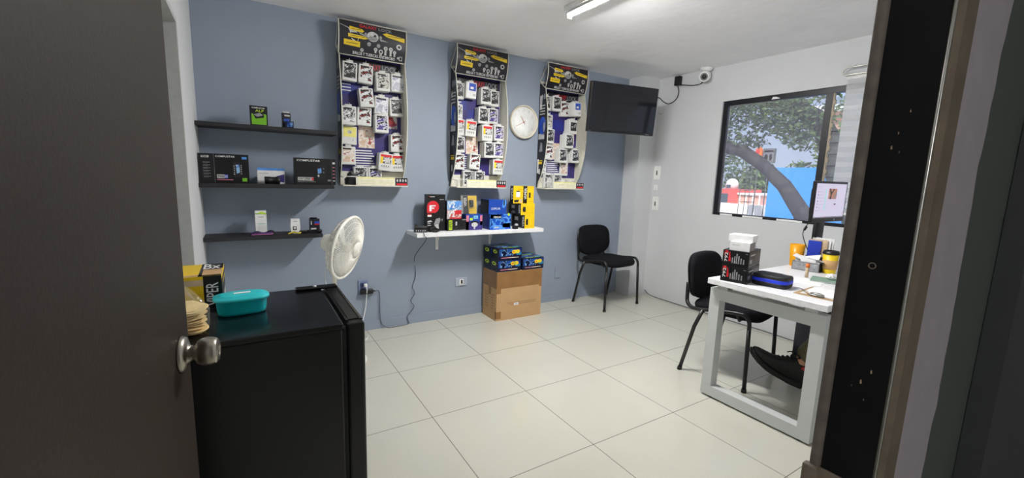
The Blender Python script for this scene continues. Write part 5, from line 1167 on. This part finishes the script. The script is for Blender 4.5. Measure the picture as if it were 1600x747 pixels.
b = MB(); b.tube([(0, -.02, .02), (-.26, -.14, .02)], .016, 'black_plastic', 8); b.tube([(-.26, -.14, .0), (-.655, -.222, .0)], .016, 'black_plastic', 8); b.cyl((-.26, -.14, -.03), (-.26, -.14, .045), .018, 'black_plastic'); b.cyl((0, -.02, -.02), (0, -.02, .05), .015, 'black_plastic'); b.build('arm', arm)
cc = thing('security_camera', 'small white dome security camera by the ceiling edge', 'camera', (3.0, .66, H))
b = MB(); b.lathe([(.055, -.0005), (.055, -.018), (.045, -.026), (.03, -.03)], 'white_plastic', 28); b.build('mount', cc)
b = MB(); b.M = Matrix.Translation((-.008, 0, -.078)) @ (Vector((-.80, -.30, -.28)).to_track_quat('Z', 'Y').to_matrix().to_4x4()); b.lathe([(.03, -.05), (.042, -.04), (.048, -.015), (.048, .035), (.044, .046), (.036, .048), (.034, .040), (.0, .040)], 'white_plastic', 28); bd = b.build('body', cc)
b = MB(); b.M = Matrix.Translation((-.008, 0, -.078)) @ (Vector((-.80, -.30, -.28)).to_track_quat('Z', 'Y').to_matrix().to_4x4()); b.lathe([(.033, .0405), (.033, .0425), (.0, .0425)], 'box_grey', 24); b.lathe([(.02, .0426), (.018, .049), (.01, .052), (.0, .053)], 'lens_black', 20); b.build('lens', bd)
b = MB(); b.rbox(-.042, -.0005, -.034, .034, -.045, .045, .006, 'black_plastic'); tag(put(b.build('black_adapter'), (XR, 1.0, 2.312)), 'black power adapter plugged in below the ceiling on the white wall', 'adapter')
cable('camera_lead', [(3.035, .97, 2.268), (3.045, .93, 2.262), (3.048, .83, 2.243), (3.045, .74, 2.245), (3.03, .70, 2.28)], .004, 'black_rubber', 'black lead from the wall adapter to the security camera')
cable('tv_lead', [(3.035, 1.0, 2.268), (3.05, .99, 2.20), (3.05, 1.02, 2.13), (3.05, 1.10, 2.10), (3.05, 1.17, 2.125), (3.03, 1.215, 2.17), (2.95, 1.20, 2.15), (2.72, 1.08, 2.02)], .0045, 'black_rubber', 'black lead drooping from the wall adapter to the television')
b = MB(); b.tube([(0, 0, 0), (-.02, -.004, .004), (-.03, .01, .012)], .0025, 'steel', 6); b.tube([(0, -.03, .008), (-.015, -.034, .012)], .0025, 'steel', 6); tag(put(b.build('wall_hook'), (XR, 1.20, 2.0)), 'small bent metal hook in the white wall right of the television', 'hook')
def sw(rows):
    def f_(t):
        b = MB(); b.rbox(-.021, .021, -.0105, -.0092, -.036, .036, .0006, 'white_plastic', 1)
        if rows: b.rbox(-.009, .009, -.0125, -.0105, -.024, .024, .0006, 'box_grey', 1); b.rbox(-.004, .004, -.0132, -.0126, -.02, .004, .0003, 'black_plastic', 1)
        b.build('switch', t)
    return f_
plate('wall_switch', 'upper white wall switch plate below the television', 'switch', (XR, 1.185, 1.378), PI/2*-1, .085, .145, 'white_plastic', sw(1))
plate('blank_plate', 'small white blank plate between the two switch plates', 'wall plate', (XR, 1.19, 1.216), -PI/2, .055, .062, 'white_plastic', lambda t: MB().rbox(-.018, .018, -.0102, -.0092, -.02, .02, .0005, 'white_lam', 1).build('insert', t))
plate('wall_switch', 'lower white wall switch plate above the corner chair', 'switch', (XR, 1.175, 1.042), -PI/2, .085, .15, 'white_plastic', sw(1))
cable('floor_lead', [(3.052, 1.225, .05), (3.045, 1.17, .02), (3.04, 1.1, .008), (3.035, .95, .007), (3.03, .70, .008), (3.035, .3, .008), (3.04, -.1, .01), (3.03, -.45, .008)], .004, 'cord_grey', 'grey lead running along the foot of the white wall')
# roller blind and its rail at the louvred end of the window
bl = thing('roller_blind', 'translucent banded roller blind over the louvres', 'blind', (3.035, -.80, 2.085))
b = MB(); b.cyl((0, .30, 0), (0, -.30, 0), .022, 'white_plastic', n=20); b.build('roller', bl)
b = MB(); b.tube([(-.02, -.30, .075), (-.02, .305, .075), (-.02, .325, .065), (-.02, .333, .048), (-.02, .325, .031), (-.02, .305, .021), (-.02, -.30, .021)], .0065, 'steel', 8); b.build('rail', bl)
b = MB(); n = 13
for i in range(n):
    zt = -.01-i*.075; b.box(-.0205, -.0195, -.295, .295, zt-.0375, zt, 'blind_dense'); b.box(-.0205, -.0195, -.295, .295, zt-.075, zt-.0375, 'blind_sheer')
b.build('fabric', bl)
b = MB(); b.rbox(-.026, -.014, -.295, .295, -.01-n*.075-.018, -.01-n*.075, .003, 'white_plastic'); b.build('bottom_bar', bl)

# ------------------------------------------------------------------ the person at the desk and the chair they sit on
oc = thing('office_chair', 'black office chair carrying the person at the desk', 'chair', (2.44, -1.44, 0))
b = MB(); pad(b, sup(.24, .225, 4), .07, lambda x, y, z: (x, y, .375+z), 'black_fabric'); b.build('seat', oc, True)
b = MB(); pad(b, sup(.21, .24, 3.6), .05, lambda x, z, y: (x, -.175-.06*z-.3*x*x*-1-y-.05, .77+z), 'black_fabric'); b.build('backrest', oc, True)
b = MB(); b.cyl((0, 0, .10), (0, 0, .375), .026, 'chair_metal'); b.cyl((0, 0, .09), (0, 0, .22), .034, 'black_plastic'); b.build('gas_lift', oc)
b = MB(); b.tube([(0, -.12, .368), (0, -.24, .366), (0, -.285, .42), (0, -.272, .62)], .018, 'black_plastic', 10, smooth=4); b.build('back_bar', oc)
for i in range(5):
    a = 2*PI*i/5+.3; c_, s_ = math.cos(a), math.sin(a)
    b = MB(); b.tube([(0, 0, .10), (.27*c_, .27*s_, .065)], [.024, .016], 'black_plastic', 10); lg = b.build('leg', oc)
    b = MB()
    for k_ in (-.014, .014): b.cyl((.27*c_-(k_-.008)*s_, .27*s_+(k_-.008)*c_, .026), (.27*c_-(k_+.008)*s_, .27*s_+(k_+.008)*c_, .026), .026, 'black_rubber', n=16)
    b.build('caster', lg)

def skin(name, chain, edges, m, sub=2, parent=None):
    """grow one continuous surface over a stick figure: chain = [(point, radius)], first entry is the root"""
    me = bpy.data.meshes.new(name); me.from_pydata([c[0] for c in chain], edges, []); ob = bpy.data.objects.new(name, me); COL.objects.link(ob)
    ob.modifiers.new('skin', 'SKIN').use_smooth_shade = True
    if not me.skin_vertices: me.skin_vertices.new() if hasattr(me.skin_vertices, 'new') else None
    for v, c in zip(me.skin_vertices[0].data, chain):
        r = c[1]; v.radius = r if isinstance(r, tuple) else (r, r)
    me.skin_vertices[0].data[0].use_root = True
    sb = ob.modifiers.new('sub', 'SUBSURF'); sb.levels = sub; sb.render_levels = sub
    dg = bpy.context.evaluated_depsgraph_get(); dg.update()
    m2 = bpy.data.meshes.new_from_object(ob.evaluated_get(dg)); m2.materials.clear(); m2.materials.append(MATS[m])
    bpy.data.objects.remove(ob); bpy.data.meshes.remove(me)
    o = bpy.data.objects.new(name, m2); COL.objects.link(o); m2.polygons.foreach_set('use_smooth', [True]*len(m2.polygons))
    if parent: o.parent = parent
    return o
PO = Vector((2.44, -1.50, 0))
HEEL = Vector((2.01, -.872, .082)); FD = Vector((-.64, .69, .34)).normalized(); FU = (Vector((0, 0, 1))-FD*FD.z).normalized(); FS = FD.cross(FU)
A1 = HEEL+FD*.06+FU*.15; A2 = Vector((2.50, -1.31, .115))
J = dict(pel=(2.44, -1.50, .55), sp=(2.44, -1.525, .72), ch=(2.44, -1.515, .90), nb=(2.445, -1.49, 1.06), nk=(2.45, -1.475, 1.13), hd=(2.455, -1.455, 1.195), tp=(2.46, -1.46, 1.275),
         sl=(2.28, -1.49, 1.03), sr=(2.605, -1.49, 1.03), el=(2.225, -1.39, .79), er=(2.67, -1.385, .79), wl=(2.345, -1.195, .772), wr=(2.575, -1.185, .772), pl=(2.375, -1.125, .764), pr=(2.56, -1.115, .764),
         hl=(2.345, -1.49, .525), hr=(2.54, -1.49, .525), kl=(2.14, -1.085, .578), kr=(2.575, -1.10, .53), al=tuple(A1), ar=tuple(A2), ml=((2.14+A1.x)/2-.005, (-1.085+A1.y)/2-.005, (.578+A1.z)/2), mr=(2.55, -1.16, .34),
         fl=tuple(A1-FU*.05+FD*.02), fr=(2.50, -1.29, .06), fl2=tuple(HEEL+FD*.2+FU*.045), fr2=(2.50, -1.17, .05))
RAD = dict(pel=(.13, .10), sp=(.125, .09), ch=(.145, .10), nb=(.075, .07), nk=.052, hd=(.080, .086), tp=(.084, .094), sl=.055, sr=.055, el=.038, er=.038, wl=.026, wr=.026, pl=(.034, .016), pr=(.034, .016),
           hl=.082, hr=.082, kl=.055, kr=.055, ml=.050, mr=.050, al=.036, ar=.036, fl=.03, fr=.03, fl2=.022, fr2=.022)
KEYS = list(J)
order = ['pel']+[k for k in KEYS if k != 'pel']
E_ = [('pel', 'sp'), ('sp', 'ch'), ('ch', 'nb'), ('nb', 'nk'), ('nk', 'hd'), ('hd', 'tp'), ('ch', 'sl'), ('ch', 'sr'), ('sl', 'el'), ('sr', 'er'), ('el', 'wl'), ('er', 'wr'), ('wl', 'pl'), ('wr', 'pr'),
      ('pel', 'hl'), ('pel', 'hr'), ('hl', 'kl'), ('hr', 'kr'), ('kl', 'ml'), ('ml', 'al'), ('kr', 'mr'), ('mr', 'ar'), ('al', 'fl'), ('ar', 'fr'), ('fl', 'fl2'), ('fr', 'fr2')]
chain = [(Vector(J[k])-PO, RAD[k]) for k in order]; idx = {k: i for i, k in enumerate(order)}
edges = [(idx[a], idx[c]) for a, c in E_]
for side, sg in (('l', 1), ('r', -1)):                      # fingers and thumb on each palm
    pw = Vector(J['p'+side])-PO; ww = Vector(J['w'+side])-PO; fd = (pw-ww).normalized(); sd_ = fd.cross(Vector((0, 0, 1))).normalized()
    for q, (o_, l) in enumerate(((-.027, .062), (-.009, .072), (.009, .070), (.027, .056))):
        p0 = pw+fd*.028+sd_*o_; base = len(chain)
        for (t_, z, r_) in ((0, .0, .0095), (.45, .004, .0088), (.8, -.003, .008), (1, -.010, .0068)): chain.append((p0+fd*(l*t_)+Vector((0, 0, z)), r_))
        edges += [(idx['p'+side], base), (base, base+1), (base+1, base+2), (base+2, base+3)]
    base = len(chain); p0 = pw-fd*.02+sd_*(.030*sg)
    for (a_, s_, z, r_) in ((.0, .0, 0, .0115), (.025, .018, -.002, .010), (.052, .026, -.007, .0085)): chain.append((p0+fd*a_+sd_*(s_*sg)+Vector((0, 0, z)), r_))
    edges += [(idx['w'+side], base), (base, base+1), (base+1, base+2)]
person = skin('person', chain, edges, 'skin', 2)
person.location = PO
tag(person, 'seated person in olive trousers and black lace up shoes at the desk', 'person')
hdc = Vector(J['tp'])-PO+Vector((0, 0, -.015))
def sub(nm, chain_keys, grow, m, drop=()):
    ids = {k: i for i, k in enumerate(chain_keys)}; ch_ = []
    for k_ in chain_keys:
        r = RAD[k_]; r = tuple(q+grow for q in r) if isinstance(r, tuple) else r+grow; ch_.append((Vector(J[k_])-PO, r))
    return skin(nm, ch_, [(ids[a], ids[c]) for a, c in E_ if a in ids and c in ids], m, 2, person)
sub('shirt', ['sp', 'ch', 'nb', 'sl', 'sr', 'el', 'er', 'pel'], .012, 'shirt_dark')
RAD['ml'] = RAD['mr'] = .068; RAD['al'] = RAD['ar'] = .060
sub('trousers', ['pel', 'hl', 'hr', 'kl', 'kr', 'ml', 'mr', 'al', 'ar'], .012, 'trouser_olive')
b = MB(); b.sphere(tuple(hdc+Vector((0, -.018, .034))), .099, 'hair_dark', 24, (.93, 1.03, .88)); b.build('hair', person)
b = MB()
FV = Vector((.25, 1, -.08)).normalized(); SV = FV.cross(Vector((0, 0, 1))).normalized(); fc_ = hdc+Vector((0, 0, -.035))
for s_ in (-1, 1): b.sphere(tuple(fc_+FV*.080+SV*(.030*s_)), .0095, 'eye_white', 12); b.sphere(tuple(fc_+FV*.0868+SV*(.030*s_)), .0045, 'hair_dark', 10); b.sphere(tuple(fc_+SV*(.082*s_)+Vector((0, 0, -.012))), .022, 'skin', 12, (.4, .7, 1.2))
b.tube([fc_+FV*.08+Vector((0, 0, -.0)), fc_+FV*.098+Vector((0, 0, -.030)), fc_+FV*.082+Vector((0, 0, -.038))], [.009, .013, .010], 'skin', 10); b.tube([fc_+FV*.076-SV*.022+Vector((0, 0, -.062)), fc_+FV*.086+Vector((0, 0, -.063)), fc_+FV*.076+SV*.022+Vector((0, 0, -.062))], .006, 'lip', 8, smooth=4); b.build('face', person)
def shoe(org, d, u, s, curl=0.0):
    M_ = Matrix((d*1.06, s*1.06, u*1.33)).transposed().to_4x4(); M_.translation = org-PO
    def sec(x, hw, z0, z1, lift=0, n=20, k=1.0):
        out = []
        for q in range(n):
            a = 2*PI*q/n; c_, s_ = math.cos(a), math.sin(a)
            y = hw*math.copysign(abs(c_)**.75, c_); z = (z0+z1)/2+(z1-z0)/2*math.copysign(abs(s_)**(.55 if s_ < 0 else .9), s_); out.append((x, y*k, z+lift+curl*max(0, (x-.06)/.24)**1.8))
        return out
    b = MB(); b.M = M_
    loft(b, [sec(*q) for q in ((-.004, .012, .03, .06), (.002, .028, .014, .085), (.02, .035, .014, .108), (.055, .036, .014, .122), (.09, .036, .014, .118), (.12, .038, .014, .104), (.16, .043, .014, .086), (.205, .048, .016, .074), (.25, .047, .018, .066), (.280, .041, .022, .060), (.300, .026, .028, .052), (.308, .010, .034, .046))], 'shoe_black')
    up = b.build('shoe', person, True)
    b = MB(); b.M = M_
    loft(b, [sec(*q) for q in ((-.012, .016, .0, .026), (.0, .034, -.006, .030), (.05, .041, -.006, .027), (.075, .040, -.006, .026), (.10, .041, -.004, .025), (.16, .047, -.006, .025), (.21, .052, -.005, .027), (.26, .050, .0, .031), (.295, .042, .008, .037), (.314, .024, .018, .040))], 'black_rubber'); b.build('sole', up, True)
    b = MB(); b.M = M_
    for i in range(5):
        x = .10+i*.021; z = .113-i*.0105+curl*max(0, (x-.06)/.24)**1.8; b.tube([(x, -.028, z-.016), (x+.006, -.012, z+.002), (x+.006, .012, z+.002), (x, .028, z-.016)], .0038, 'shoe_black', 6, smooth=3)
    for s2 in (-1, 1): b.tube([(.095, 0, .122), (.10, s2*.02, .136), (.085, s2*.038, .130), (.088, s2*.018, .122)], .0032, 'shoe_black', 6, smooth=4); b.tube([(.095, 0, .122), (.115, s2*.014, .134), (.13, s2*.026, .122)], .003, 'shoe_black', 6, smooth=4)
    b.build('laces', up)
    b = MB(); b.M = M_; b.rbox(.03, .055, -.0395, -.034, .085, .10, .002, 'red_tag', 1); b.rbox(.03, .055, .034, .0395, .085, .10, .002, 'red_tag', 1); b.build('red_tag', up)
shoe(HEEL, FD, FU, FS, .036)
shoe(Vector((2.50, -1.345, .0085)), Vector((0, 1, 0)), Vector((0, 0, 1)), Vector((1, 0, 0)))
